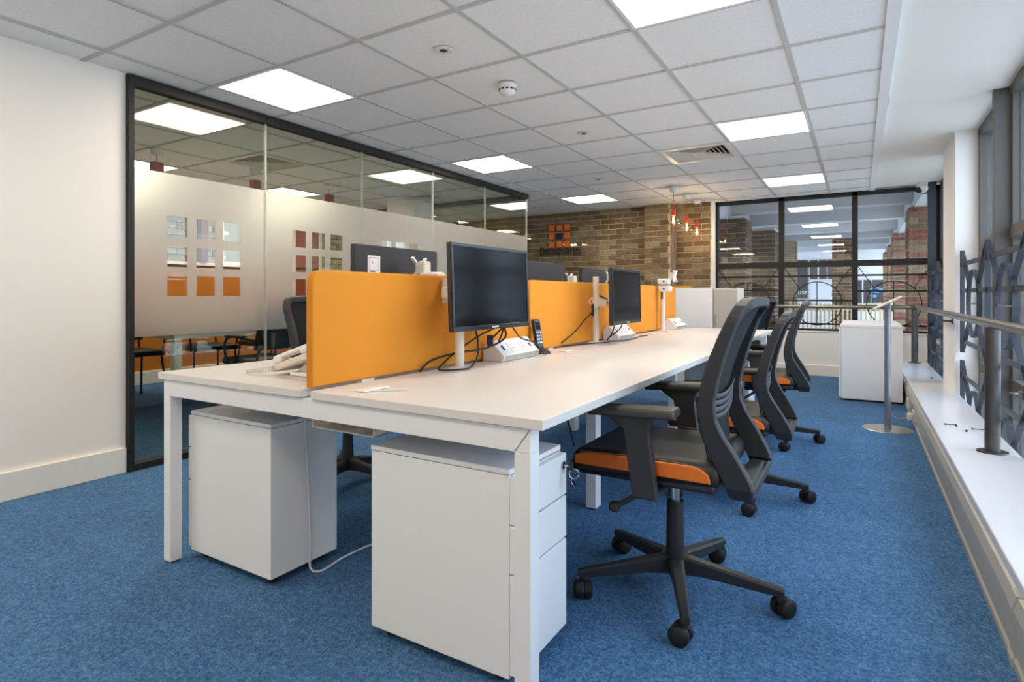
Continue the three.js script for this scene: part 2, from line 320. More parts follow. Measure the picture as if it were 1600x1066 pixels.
for (const [a, b] of sideBays) { part('transom', span(GX - 0.03, GX + 0.04, 1.36, 1.43, a, b), M.steel, w2); part('transom', span(GX - 0.03, GX + 0.04, 0.42, 0.5, a, b), M.steel, w2);
  part('pane', span(GX + 0.01, GX + 0.018, 1.43, 2.235, a, b), M.pane, w2); part('pane', span(GX + 0.01, GX + 0.018, 0.5, 1.36, a, b), M.pane, w2); part('pane', span(GX + 0.01, GX + 0.018, WB + 0.06, 0.42, a, b), M.pane, w2); }
for (const z of [-4.35, -5.3]) { const hdl = part('casement_handle', join(rspan(GX - 0.05, GX - 0.03, 0.44, 0.47, z - 0.02, z + 0.02, 0.004), rod([GX - 0.05, 0.455, z], [GX - 0.07, 0.455, z], 0.006), rod([GX - 0.07, 0.455, z + 0.01], [GX - 0.07, 0.445, z - 0.09], 0.006)), M.brushed, w2, 'silver casement handle'); }
// flat-bar grilles with hoops before the side windows
function sideGrille(z0, z1, units, label) {
  const t = thing('iron_grille', label, 'grille', [0.672, 0, 0], 0, 'flat bar grilles before the side windows');
  const w = (z0 - z1) / units, D = 0.028;
  const strap = (pts, closed = false) => { // flat strap following points in (z, y), D deep in x
    const P = closed ? [...pts, pts[0]] : pts, gs = [];
    for (let i = 0; i + 1 < P.length; i++) { const [za, ya] = P[i], [zb, yb] = P[i + 1], L = Math.hypot(zb - za, yb - ya); gs.push(new THREE.BoxGeometry(D, 0.007, L + 0.004).rotateX(-Math.atan2(yb - ya, zb - za)).translate(0, (ya + yb) / 2, (za + zb) / 2)); }
    return join(gs); };
  for (const y of [1.245, 1.042, 0.655, 0.39, 0.16]) part('rail', span(-0.006, 0.006, y - 0.015, y + 0.015, z0, z1), M.steelBlue, t);
  for (let k = 0; k <= units; k++) { const z = z0 - k * w; part('upright', span(-0.014, 0.014, 0.57, 1.35, z - 0.006, z + 0.006), M.steelBlue, t); part('upright', span(-0.014, 0.014, -0.3, 0.505, z - 0.006, z + 0.006), M.steelBlue, t); }
  for (let k = 0; k < units; k++) for (const [cy, top, bottom] of [[0.95, 1.35, 0.57], [0.1, 0.5, -0.3]]) {
    const cz = z0 - (k + 0.5) * w, r = 0.235, ring = []; for (let a = 0; a < 28; a++) ring.push([cz + r * Math.cos(a / 28 * 2 * Math.PI), cy + r * Math.sin(a / 28 * 2 * Math.PI)]);
    part('hoop', strap(ring, true), M.steelBlue, t);
    part('crossbar', span(-0.005, 0.005, cy - 0.005, cy + 0.005, cz - r, cz + r), M.brushed, t);
    for (const s of [-1, 1]) for (const v of [1, -1]) part('brace', strap([[cz + s * w / 2, v > 0 ? top : bottom], [cz + s * r * 0.8, cy + v * r * 0.6]]), M.steelBlue, t);
  }
}
sideGrille(-3.64, -5.78, 2, 'dark iron hoop grille beside the white column');
sideGrille(-1.5, -3.62, 2, 'dark iron hoop grille behind the near handrail post');
sideGrille(-6.68, -8.22, 2, 'dark iron hoop grille beyond the white column');

// handrail
const rail = thing('handrail', 'round steel handrail on posts turning the corner below the windows', 'handrail');
const railPts = [[0.552, 0.868, 2.6], [0.552, 0.868, -1], [0.552, 0.868, -4], [0.552, 0.868, -7.6], [0.55, 0.868, -8.1], [0.535, 0.868, -8.22], [0.44, 0.868, -8.265], [0.2, 0.868, -8.27], [-0.8, 0.868, -8.27], [-1.64, 0.868, -8.27]];
part('rail', tube(railPts, 0.0235, 160, 14), M.railSteel, rail);
for (const [x, z] of [[0.552, -3.74], [0.528, -8.22], [0.552, 0.4]]) { const p = part('post', cyl(0.031, 0.031, 0.61, 22, x, 0.238 + 0.305, z), M.postSteel, rail); part('flange', cyl(0.062, 0.064, 0.006, 28, x, 0.241, z), M.postSteel, rail); }
part('bracket', join(rod([0.552, 0.85, -5.95], [0.56, 0.8, -5.95], 0.007), rod([0.56, 0.8, -5.95], [0.632, 0.8, -5.95], 0.007), cyl(0.022, 0.022, 0.008, 16).rotateZ(Math.PI / 2).translate(0.628, 0.8, -5.95)), M.postSteel, rail);

// loose screws left on the ledge
[[0.43, -4.37, 0.4, 'steel screw on the ledge nearest the trunking'], [0.478, -4.35, 1.5, 'short screw lying second from the trunking on the ledge'], [0.545, -4.3, 0.2, 'long screw on the ledge nearest the handrail post'], [0.508, -4.21, 1.1, 'short screw on the ledge closest to the camera'], [0.556, -6.72, 0.6, 'small dark plug on the ledge beyond the column']].forEach(([x, z, a, label], k) => {
  const L = k === 1 || k === 3 || k === 4 ? 0.022 : 0.06, t = thing('loose_screw', label, 'screw', [x, 0.241, z], a, 'loose screws on the ledge');
  part('shank', rod([0, 0.003, 0], [L, 0.003, 0], 0.0028, 8), M.postSteel, t); part('head', cyl(0.006, 0.006, 0.004, 12).rotateZ(Math.PI / 2).translate(0, 0.004, 0), M.black, t);
});

// ---------------------------------------------------------------- glass partition
const PXp = -3.56;
const gpart = structure('glass_partition', 'frameless glass partition in black rails with frosted film band', 'partition');
part('post', rspan(PXp - 0.035, PXp + 0.035, 0, CEIL, -1.742, -1.775, 0.003), M.black, gpart);
part('head_rail', rspan(PXp - 0.035, PXp + 0.035, CEIL - 0.055, CEIL, -1.775, -6.5, 0.003), M.black, gpart);
part('floor_rail', rspan(PXp - 0.035, PXp + 0.035, 0, 0.04, -1.775, -6.5, 0.003), M.black, gpart);
part('head_rail', rspan(-6.88, PXp - 0.03, CEIL - 0.055, CEIL, -6.46, -6.52, 0.003), M.black, gpart);
part('floor_rail', rspan(-6.88, PXp - 0.03, 0, 0.04, -6.46, -6.52, 0.003), M.black, gpart);
const joints = [-1.775, -2.672, -3.617, -4.582, -5.53, -6.49];
for (let k = 0; k < 5; k++) {
  const a = joints[k], b = joints[k + 1], c = (a + b) / 2;
  part('glass_pane', span(PXp - 0.006, PXp + 0.006, 0.04, CEIL - 0.055, a - 0.004, b + 0.004), M.greenPane, gpart);
  const holes = []; for (const cz of [-0.184, 0, 0.184]) for (const cy of [1.427, 1.243, 1.066]) { const q = 0.0625; holes.push([[cz - q, cy - q], [cz - q, cy + q], [cz + q, cy + q], [cz + q, cy - q]]); }
  const h = (a - b) / 2 - 0.003;
  const shape = new THREE.Shape([[-h, 0.765], [h, 0.765], [h, 1.744], [-h, 1.744]].map(([x, y]) => new THREE.Vector2(x, y)));
  for (const q of holes) shape.holes.push(new THREE.Path(q.map(([x, y]) => new THREE.Vector2(x, y))));
  part('frosted_film', new THREE.ExtrudeGeometry(shape, { depth: 0.001, bevelEnabled: false }).rotateY(Math.PI / 2).translate(PXp + 0.0075, 0, c), M.film, gpart, 'frosted film with nine square cut-outs');
  if (k) part('joint_strip', span(PXp - 0.008, PXp + 0.008, 0.04, CEIL - 0.055, a - 0.005, a + 0.005), M.jointStrip, gpart);
}
part('joint_strip', span(PXp - 0.01, PXp + 0.01, 0.04, CEIL - 0.055, -6.482, -6.5), M.jointStrip, gpart);
for (const [a, b] of [[-3.58, -4.68], [-4.69, -5.79], [-5.8, -6.88]]) part('glass_pane', span(a, b, 0.04, CEIL - 0.055, -6.484, -6.496), M.greenPane, gpart);

// ---------------------------------------------------------------- ceiling fittings
function ceilingLight(i, j, label, power = PANEL_POWER) {
  const t = thing('ceiling_light', label, 'light', [gx(i) + 0.3, CEIL, gz(j) - 0.3], 0, 'square panel lights in the ceiling');
  const o = 0.297, q = 0.282, f = [];
  for (const [a, b, c, d] of [[-o, o, -o, -q], [-o, o, q, o], [-o, -q, -q, q], [q, o, -q, q]]) f.push(span(a, b, -0.004, 0.02, c, d));
  part('frame', join(f), M.whiteMetal, t); part('diffuser', span(-q, q, 0.0, 0.01, -q, q), M.panelGlow, t);
  const l = new THREE.RectAreaLight(PANEL_TINT, power, 0.56, 0.56); l.position.set(0, -0.006, 0); l.lookAt(0, -1, 0); l.rotation.set(-Math.PI / 2, 0, 0); t.add(l);
}
ceilingLight(-3, -1, 'bright square ceiling panel nearest the glass partition post');
ceilingLight(-3, 3, 'bright square ceiling panel over the middle of the glass partition');
ceilingLight(-3, 7, 'bright square ceiling panel before the signed brick wall');
ceilingLight(1, -1, 'bright square ceiling panel cut by the top of the picture');
ceilingLight(1, 3, 'bright square ceiling panel beside the ceiling air vent');
ceilingLight(1, 7, 'bright square ceiling panel nearest the end windows');
ceilingLight(-3, -5, 'square ceiling panel behind the camera by the left wall');
ceilingLight(1, -5, 'square ceiling panel behind the camera by the windows');
ceilingLight(-3, -9, 'square ceiling panel farthest behind the camera by the left wall');
ceilingLight(1, -9, 'square ceiling panel farthest behind the camera by the windows');
ceilingLight(-8, 0, 'square ceiling panel at the near end of the meeting room', 18);
ceilingLight(-8, 3, 'square ceiling panel at the far end of the meeting room', 18);
ceilingLight(-8, 7, 'square ceiling panel beyond the meeting room');

function airVent(i, j, label) {
  const t = thing('air_vent', label, 'vent', [gx(i) + 0.3, CEIL, gz(j) - 0.3], 0, 'slatted ceiling air vents');
  const o = 0.297, q = 0.25, f = [];
  for (const [a, b, c, d] of [[-o, o, -o, -q], [-o, o, q, o], [-o, -q, -q, q], [q, o, -q, q]]) f.push(span(a, b, -0.006, 0.02, c, d));
  part('frame', join(f), M.whiteMetal, t);
  part('backing', span(-q, q, 0.05, 0.06, -q, q), M.black, t);
  for (let ring = 0; ring < 6; ring++) for (const s of [0, 1, 2, 3]) { const d = q - 0.018 - ring * 0.036, L = 2 * d; if (L < 0.06) continue;
    part('slat', new THREE.BoxGeometry(L, 0.003, 0.034).rotateX(0.75).translate(0, 0.012, d).rotateY(s * Math.PI / 2), M.offWhite, t); }
}
airVent(0, 4, 'four way slatted ceiling vent beside the panel light');
airVent(-6, 1, 'slatted ceiling vent in the near half of the meeting room');
airVent(-6, 5, 'slatted ceiling vent in the far half of the meeting room');

const sd = thing('smoke_detector', 'white domed smoke detector on the ceiling', 'detector', [-1.785, CEIL, -3.02]);
part('base', lathe([[0, 0], [0.055, 0], [0.055, -0.018], [0.048, -0.026], [0, -0.026]]), M.white, sd);
part('dome', lathe([[0.05, -0.024], [0.052, -0.03], [0.05, -0.05], [0.038, -0.066], [0.015, -0.072], [0, -0.073]]), M.white, sd);
for (let k = 0; k < 12; k++) { const a = k / 12 * 2 * Math.PI; part('slot', box(0.016, 0.009, 0.004).rotateY(Math.PI / 2 - a).translate(0.0508 * Math.cos(a), -0.04, 0.0508 * Math.sin(a)), M.black, sd); }
[[-1.817, -2.431, 'flush round ceiling sensor nearest the camera'], [-1.823, -4.252, 'flush round ceiling sensor beyond the smoke detector'], [-2.41, -6.02, 'small round ceiling sensor farthest down the ceiling']].forEach(([x, z, label]) => {
  const t = thing('ceiling_sensor', label, 'sensor', [x, CEIL, z], 0, 'flush ceiling sensors');
  part('rim', lathe([[0.02, -0.004], [0.042, -0.006], [0.05, -0.003], [0.05, 0], [0, 0]]), M.white, t); part('lens', lathe([[0, -0.01], [0.012, -0.009], [0.021, -0.004], [0, -0.003]]), M.plasticGrey, t);
});
const cam = thing('security_camera', 'white dome security camera above the end window corner', 'camera', [0.6, HIGH, -8.25]);
part('mount', cyl(0.055, 0.055, 0.03, 24, 0, -0.015, 0), M.white, cam);
part('ball', new THREE.SphereGeometry(0.058, 24, 16).translate(0, -0.065, 0.0), M.white, cam);
part('lens', new THREE.SphereGeometry(0.036, 20, 12).scale(1, 1, 0.6).translate(-0.03, -0.085, 0.035), M.black, cam);

// pendants
const bulbLathe = lathe([[0.014, 0.075], [0.017, 0.06], [0.035, 0.05], [0.055, 0.03], [0.0625, 0], [0.055, -0.03], [0.035, -0.052], [0, -0.0625]], 28);
[[-1.84, -6.91, 1.865, 'red pendant lamp with clear globe bulb nearest the desks'], [-1.838, -7.52, 1.845, 'red pendant lamp with clear globe bulb, middle of three'], [-1.825, -8.0, 1.83, 'red pendant lamp with clear globe bulb nearest the brick wall']].forEach(([x, z, y, label]) => {
  const t = thing('pendant_lamp', label, 'lamp', [x, y, z], 0, 'red pendant lamps by the brick pier');
  part('ceiling_rose', lathe([[0, CEIL - y], [0.048, CEIL - y], [0.042, CEIL - y - 0.052], [0.036, CEIL - y - 0.058], [0, CEIL - y - 0.058]]), M.white, t);
  part('cord', rod([0, 0.165, 0], [0, CEIL - y - 0.05, 0], 0.0032), M.red, t);
  part('lamp_holder', lathe([[0, 0.185], [0.01, 0.18], [0.013, 0.15], [0.026, 0.135], [0.027, 0.07], [0.02, 0.066], [0, 0.066]]), M.red, t);
  part('bulb', bulbLathe, M.bulbGlass, t);
  const fil = []; for (let k = 0; k < 5; k++) { const a = k / 5 * 6.28; fil.push(rod([0.006 * Math.cos(a), 0.05, 0.006 * Math.sin(a)], [0.013 * Math.cos(a), -0.012, 0.013 * Math.sin(a)], 0.0014, 6)); }
  part('filament', join(fil), M.filament, t);
  const l = new THREE.PointLight(new THREE.Color().setRGB(1, 0.72, 0.42), 0.2); l.position.set(0, 0.015, 0); l.castShadow = true; l.shadow.radius = 0.6; t.add(l);
});
[[-5.148, -2.774, 'red cylinder pendant nearest the camera in the meeting room'], [-5.13, -3.732, 'red cylinder pendant in the middle of the meeting room'], [-5.148, -4.712, 'red cylinder pendant at the far end of the meeting room']].forEach(([x, z, label]) => {
  const t = thing('cylinder_pendant', label, 'lamp', [x, CEIL, z], 0, 'red pendants over the meeting table');
  part('ceiling_rose', lathe([[0, 0], [0.05, 0], [0.046, -0.05], [0, -0.052]]), M.white, t); part('cord', rod([0, -0.05, 0], [0, -0.12, 0], 0.003), M.red, t);
  part('shade', lathe([[0, -0.118], [0.054, -0.118], [0.056, -0.36], [0.053, -0.36], [0.051, -0.123], [0, -0.123]]), M.redShade, t);
});

// ---------------------------------------------------------------- sign on the brick wall
const font = await new FontLoader().loadAsync('fonts/droid/droid_sans_regular.typeface.json');
const fontB = await new FontLoader().loadAsync('fonts/droid/droid_sans_bold.typeface.json');
const sign = thing('wall_sign', 'clear panel sign with orange squares and dark lettering on the brick wall', 'sign', [-3.93, 0, -8.235]);
part('panel', span(-0.62, 0.62, 1.1, 2.2, -0.008, 0), M.acrylic, sign, 'clear glossy sign panel');
for (let r = 0; r < 3; r++) for (let c = 0; c < 3; c++) part('square', rbox(0.092, 0.092, 0.012, 0.004, (c - 1) * 0.13, 1.92 + (1 - r) * 0.13, 0.008), r === 1 && c === 1 ? M.letter : M.logoOrange, sign);
{ const g = new TextGeometry('Dotsquares', { font, size: 0.122, depth: 0.012, curveSegments: 5 }); g.computeBoundingBox(); const w = g.boundingBox.max.x - g.boundingBox.min.x; g.scale(0.69 / w, 1, 1); part('lettering', g.translate(-0.345, 1.635, 0.001), M.letter, sign, 'dark purple company name'); }

// ---------------------------------------------------------------- bench desk
const DZ0 = -1.222, DZ1 = -5.43, TOP = 0.716;
const desk = thing('bench_desk', 'long white six person bench desk with square metal legs', 'desk', [-1.44, 0, -3.33]);
const D = (x0, x1, y0, y1, z0, z1, r = 0.002) => rspan(x0 + 1.44, x1 + 1.44, y0, y1, z0 + 3.33, z1 + 3.33, r);
for (let k = 0; k < 3; k++) { const a = DZ0 - k * 1.403, b = a - 1.4; part('desktop', D(-2.26, -1.466, TOP - 0.025, TOP, a, b), M.desk, desk); part('desktop', D(-1.416, -0.626, TOP - 0.025, TOP, a, b), M.desk, desk); }
const corner45 = (x0, x1, z0, z1) => { // goal-post end frame: two legs and a head beam with mitred corners
  part('head_beam', D(x0 + 0.0, x1, 0.629, 0.689, z0, z1), M.whiteMetal, desk);
};
for (const z of [-1.232, -5.375]) { const b = z - 0.045; corner45(-2.238, -0.664, z, b); for (const [x0, x1] of [[-2.238, -2.193], [-0.709, -0.664]]) { const l = part('leg', D(x0, x1, 0.006, 0.629, z, b), M.whiteMetal, desk); part('foot', D(x0 + 0.007, x1 - 0.007, 0, 0.01, z - 0.007, b + 0.007, 0.001), M.black, l); } }
part('mitre_line', beam([-0.7085 + 1.44, 0.6295, -1.2315 + 3.33], [-0.6645 + 1.44, 0.6885, -1.2315 + 3.33], 0.0018, 0.0018), std(0x8e8e8e, 0.6), desk);
for (const z of [-2.6, -4.0]) { part('head_beam', D(-1.8, -1.05, 0.629, 0.689, z, z - 0.045), M.whiteMetal, desk); for (const [x0, x1] of [[-1.83, -1.78], [-1.1, -1.05]]) { const l = part('leg', D(x0, x1, 0.006, 0.689, z + 0.01, z - 0.055), M.whiteMetal, desk); part('foot', D(x0 + 0.007, x1 - 0.007, 0, 0.01, z, z - 0.045, 0.001), M.black, l); } }
for (const x of [-2.12, -0.78]) part('side_rail', D(x - 0.02, x + 0.02, 0.64, 0.689, -1.277, -5.375), M.whiteMetal, desk);
for (let k = 0; k < 3; k++) { const a = -1.3 - k * 1.4, b = a - 1.15; const g = join(D(-1.5, -1.23, 0.582, 0.586, a, b, 0.001), D(-1.5, -1.496, 0.582, 0.66, a, b, 0.001), D(-1.234, -1.23, 0.582, 0.66, a, b, 0.001)); part('cable_tray', g, M.offWhite, desk); }
[[-1.275, -1.34, 0.07], [-1.29, -2.78, 0.05], [-1.33, -4.4, 0.05]].forEach(([x, z, w], k) => part('cable_flap', rbox(0.045, 0.006, w * 1.6, 0.002, x + 1.44, TOP + 0.004, z + 3.33).rotateX(0), M.white, desk, 'white cable port flap'));
part('cable_flap', rbox(0.006, 0.004, 0.17, 0.001).rotateY(-0.9).translate(-1.235 + 1.44, TOP + 0.003, -1.33 + 3.33), M.white, desk, 'white cable port flap');

// orange dividing screens
const screenShape = (L) => { const r = 0.045, h = 0.363, s = new THREE.Shape(); s.moveTo(-L / 2, 0); s.lineTo(L / 2, 0); s.lineTo(L / 2, h - r); s.quadraticCurveTo(L / 2, h, L / 2 - r, h); s.lineTo(-L / 2 + r, h); s.quadraticCurveTo(-L / 2, h, -L / 2, h - r); s.closePath();
  return new THREE.ExtrudeGeometry(s, { depth: 0.02, bevelEnabled: true, bevelThickness: 0.006, bevelSize: 0.006, bevelOffset: -0.006, bevelSegments: 3, curveSegments: 10 }).translate(0, 0, -0.01).rotateY(Math.PI / 2); };
['orange fabric desk screen at the near end of the desk', 'orange fabric desk screen in the middle of the desk', 'orange fabric desk screen at the far end of the desk'].forEach((label, k) => {
  const z = -1.238 - k * 1.402 - 0.695, t = thing('desk_screen', label, 'screen', [-1.441, 0.722, z], 0, 'orange desk screens');
  part('panel', screenShape(1.388), M.orange, t);
  const edge = (s) => { const p = []; for (let i = 0; i <= 8; i++) p.push([s, 0.004 + i * 0.0392, 0.6935]); for (let i = 1; i < 6; i++) { const q = i / 6, a = 1 - q; p.push([s, a * a * 0.318 + 2 * a * q * 0.3625 + q * q * 0.3625, a * a * 0.6935 + 2 * a * q * 0.6935 + q * q * 0.649]); } for (let i = 0; i <= 30; i++) p.push([s, 0.3625, 0.649 - i * 1.298 / 30]); for (let i = 5; i > 0; i--) { const q = i / 6, a = 1 - q; p.push([s, a * a * 0.318 + 2 * a * q * 0.3625 + q * q * 0.3625, -(a * a * 0.6935 + 2 * a * q * 0.6935 + q * q * 0.649)]); } for (let i = 8; i >= 0; i--) p.push([s, 0.004 + i * 0.0392, -0.6935]); return tube(p, 0.0018, 150, 5); };
  part('piping', join(edge(0.006), edge(-0.006)), M.orange, t);
  for (const dz of [-0.45, 0.45]) part('bracket', span(-0.012, 0.012, -0.05, 0.03, dz - 0.03, dz + 0.03), M.white, t);
});

// ---------------------------------------------------------------- drawer pedestals
function pedestal(label, x, z, dir) { // dir: +1 drawers face +x
  const t = thing('drawer_pedestal', label, 'pedestal', [x, 0, z], 0, 'white drawer pedestals under the desk');
  const W = 0.47, Dp = 0.3, H0 = 0.032, H1 = 0.565;
  part('body', rspan(-W / 2, W / 2, H0, H1 - 0.016, -Dp / 2, Dp / 2, 0.002), M.pedestal, t);
  part('top', rspan(-W / 2 - 0.002, W / 2 + 0.002 + 0.0, H1 - 0.014, H1, -Dp / 2 - 0.001, Dp / 2 + 0.001, 0.002), M.pedestal, t);
  const f0 = dir * W / 2, f1 = dir * (W / 2 + 0.022);
  [[0.425, 0.545, 'drawer'], [0.3, 0.42, 'drawer'], [H0 + 0.01, 0.295, 'drawer']].forEach(([a, b, n], k) => { const d = part(n, rspan(f0, f1, a, b, -Dp / 2 + 0.002, Dp / 2 - 0.002, 0.003), M.pedestal, t); part('lip', rspan(f0, f0 + dir * 0.006, b, b + 0.004, -Dp / 2 + 0.01, Dp / 2 - 0.01, 0.001), M.deskEdge, d); });
  for (const sx of [-1, 1]) for (const sz of [-1, 1]) part('castor', cyl(0.016, 0.016, 0.018, 14).rotateX(Math.PI / 2).translate(sx * 0.19, 0.016, sz * 0.11), M.rubber, t);
  part('lock', cyl(0.011, 0.011, 0.006, 18).rotateZ(Math.PI / 2).translate(f1 + dir * 0.002, 0.515, -Dp / 2 + 0.03), M.chrome, t);
  return t;
}
pedestal('white pedestal under the left half, white flex beside it', -1.945, -1.455, -1);
pedestal('white pedestal at the near desk corner with keys in its lock', -0.99, -1.435, 1);
pedestal('white pedestal under the far desk place', -0.99, -5.08, 1);
const keys = thing('key_bunch', 'black headed key with ring hanging in the pedestal lock', 'keys', [-0.728, 0.515, -1.555]);
part('key_bow', rbox(0.012, 0.024, 0.03, 0.004, 0.02, 0.0, 0.0).rotateY(0.5), M.plastic, keys);
part('key_blade', span(-0.004, 0.016, -0.002, 0.002, -0.004, 0.004), M.chrome, keys);
part('ring', new THREE.TorusGeometry(0.014, 0.0018, 6, 24).rotateY(0.6).translate(0.03, -0.022, -0.004), M.chrome, keys);
part('spare_key', new THREE.BoxGeometry(0.003, 0.034, 0.01).rotateX(0.8).translate(0.032, -0.045, 0.006), M.chrome, keys);

// ---------------------------------------------------------------- task chairs (local +z is forward)
const FRONT = [[0.40, -0.222], [0.41, -0.214], [0.439, -0.204], [0.496, -0.175], [0.555, -0.148], [0.6, -0.131], [0.65, -0.123], [0.69, -0.125], [0.755, -0.137], [0.818, -0.157], [0.888, -0.184], [0.941, -0.209], [0.975, -0.229], [1.0, -0.25]];
const REAR = [[0.40, -0.27], [0.45, -0.278], [0.489, -0.26], [0.539, -0.232], [0.592, -0.198], [0.635, -0.178], [0.69, -0.173], [0.761, -0.186], [0.837, -0.207], [0.917, -0.234], [0.953, -0.252], [0.98, -0.272], [1.0, -0.285]];
function hoopFrame() { // closed hoop: outer and inner outline in (x, y), depth between the two profile curves
  const path = [], W = 0.222, WB2 = 0.2, R = 0.055, N = 26, y0 = 0.425, y1 = 0.982;
  const half = (y) => lerp(WB2, W, Math.min(1, (y - y0) / 0.3));
  for (let k = 0; k <= N; k++) { const y = lerp(y0, y1 - R, k / N); path.push([half(y), y]); }
  for (let k = 1; k <= 6; k++) { const a = k / 6 * Math.PI / 2; path.push([W - R + R * Math.cos(a), y1 - R + R * Math.sin(a)]); }
  const right = path.slice(); const left = right.slice().reverse().map(([x, y]) => [-x, y]);
  const all = [...right, [0.08, y1 + 0.004], [-0.08, y1 + 0.004], ...left, [-0.1, y0 - 0.004], [0.1, y0 - 0.004]];
  const n = all.length, pos = [], idx = [];
  for (let i = 0; i < n; i++) {
    const [px, py] = all[(i + n - 1) % n], [qx, qy] = all[(i + 1) % n], [x, y] = all[i];
    let tx = qx - px, ty = qy - py; const l = Math.hypot(tx, ty); tx /= l; ty /= l; const nx = ty, ny = -tx, t = 0.0155;
    const zf = curveAt(FRONT, y), zr = curveAt(REAR, y), b = 0.005;
    const ring = [[t, zf - b], [t - b, zf], [-t + b, zf], [-t, zf - b], [-t, zr + b], [-t + b, zr], [t - b, zr], [t, zr + b]];
    for (const [o, z] of ring) pos.push(x + nx * o, y + ny * o, z);
  }
  for (let i = 0; i < n; i++) for (let k = 0; k < 8; k++) { const a = i * 8 + k, b = i * 8 + (k + 1) % 8, c = ((i + 1) % n) * 8 + k, d = ((i + 1) % n) * 8 + (k + 1) % 8; idx.push(a, c, b, b, c, d); }
  const g = new THREE.BufferGeometry(); g.setAttribute('position', new THREE.Float32BufferAttribute(pos, 3)); g.setIndex(idx); const f = g.toNonIndexed(); f.computeVertexNormals(); return f;
}
function sheet(nu, nv, fn, thick = 0.004) { // a bowed sheet with thickness
  const pos = [], uv = [], idx = [], S = (nu + 1) * (nv + 1);
  for (const side of [0, 1]) for (let j = 0; j <= nv; j++) for (let i = 0; i <= nu; i++) { const [x, y, z] = fn(i / nu, j / nv); pos.push(x, y, z - side * thick); uv.push(i / nu, j / nv); }
  const at = (s, i, j) => s * S + j * (nu + 1) + i;
  for (let j = 0; j < nv; j++) for (let i = 0; i < nu; i++) { idx.push(at(0, i, j), at(0, i + 1, j), at(0, i, j + 1), at(0, i + 1, j), at(0, i + 1, j + 1), at(0, i, j + 1)); idx.push(at(1, i, j), at(1, i, j + 1), at(1, i + 1, j), at(1, i + 1, j), at(1, i, j + 1), at(1, i + 1, j + 1)); }
  const rim = (a, b) => { for (let k = 0; k + 1 < a.length; k++) idx.push(a[k], b[k], a[k + 1], a[k + 1], b[k], b[k + 1]); };
  const row = (s, j) => Array.from({ length: nu + 1 }, (_, i) => at(s, i, j)), col = (s, i) => Array.from({ length: nv + 1 }, (_, j) => at(s, i, j));
  rim(row(0, 0), row(1, 0)); rim(row(1, nv), row(0, nv)); rim(col(1, 0), col(0, 0)); rim(col(0, nu), col(1, nu));
  const g = new THREE.BufferGeometry(); g.setAttribute('position', new THREE.Float32BufferAttribute(pos, 3)); g.setAttribute('uv', new THREE.Float32BufferAttribute(uv, 2)); g.setIndex(idx); g.computeVertexNormals(); return g;
}
const MESHZ = [[0.45, -0.145], [0.5, -0.142], [0.56, -0.134], [0.62, -0.13], [0.69, -0.134], [0.755, -0.147], [0.82, -0.168], [0.888, -0.195], [0.941, -0.22], [0.98, -0.243]];
function seatPad() { // cushion with a waterfall front and softly crowned top
  const g = new RoundedBoxGeometry(0.488, 0.09, 0.475, 6, 0.034), p = g.attributes.position;
  for (let i = 0; i < p.count; i++) { const x = p.getX(i), y = p.getY(i), z = p.getZ(i); let d = 0; if (y > 0) d = -0.012 * Math.max(0, (Math.abs(x) - 0.12) / 0.12) ** 2; d -= 0.02 * Math.max(0, (z - 0.1) / 0.137) ** 2; const taper = z < 0 ? 1 - 0.07 * (z / 0.237) ** 2 : 1; p.setXYZ(i, x * taper, y + d, z); }
  g.computeVertexNormals(); return g.translate(0, 0.476, 0.046);
}
function sideBand(s) { const o = [[0.262, 0.456], [0.262, 0.484], [0.2, 0.497], [0.0, 0.5], [-0.1, 0.5], [-0.135, 0.495], [-0.158, 0.48], [-0.165, 0.456]]; // outline in (z, y)
  const sh = new THREE.Shape(); sh.moveTo(...o[0]); sh.lineTo(...o[1]); sh.splineThru(o.slice(2).map(([a, b]) => new THREE.Vector2(a, b))); sh.closePath();
  const g = new THREE.ExtrudeGeometry(sh, { depth: 0.006, bevelEnabled: true, bevelThickness: 0.003, bevelSize: 0.003, bevelOffset: -0.003, bevelSegments: 2, curveSegments: 12 }).translate(0, 0, -0.003).rotateY(-Math.PI / 2);
  return g.translate(s * 0.2405, 0, 0); }
function castorAt(a, r) { const w = 0.0115, parts = []; for (const s of [-1, 1]) parts.push(new THREE.CylinderGeometry(0.03, 0.03, 0.02, 24).rotateZ(Math.PI / 2).translate(s * 0.0145, 0.03, 0.014), new THREE.SphereGeometry(0.03, 20, 10).scale(0.32, 0.97, 0.97).translate(s * 0.0235, 0.03, 0.014));
  return join(parts).rotateY(a * 1.7 + 0.5).translate(r * Math.cos(a), 0, r * Math.sin(a)); }
const CH = { hoop: hoopFrame(), seat: seatPad(), bandL: sideBand(1), bandR: sideBand(-1),
  cloth: sheet(10, 20, (u, v) => { const y = lerp(0.45, 0.972, v), w = lerp(0.165, 0.205, Math.min(1, v * 1.6)); const x = lerp(-w, w, u); return [x, y, curveAt(MESHZ, y) - 0.012 * (1 - (x / w) ** 2)]; }),
  shell: rbox(0.45, 0.028, 0.43, 0.012, 0, 0.432, 0.04), tray: join(rbox(0.2, 0.05, 0.26, 0.014, 0, 0.402, 0.0), rbox(0.09, 0.04, 0.17, 0.01, 0, 0.415, -0.17)),
  spine: join(rbox(0.34, 0.04, 0.05, 0.012, 0, 0.425, -0.235), beam([0, 0.415, -0.12], [0, 0.425, -0.24], 0.1, 0.035)) };
CH.lumbar = []; for (let k = 0; k < 4; k++) CH.lumbar.push(sheet(12, 2, (u, v) => { const y0 = 0.628 + k * 0.021, x = lerp(-0.185, 0.185, u), y = y0 + v * 0.016 + 0.02 * (x / 0.185) ** 2 - 0.012; return [x, y, curveAt(MESHZ, y) - 0.026 + 0.01 * (x / 0.185) ** 2]; }, 0.005));
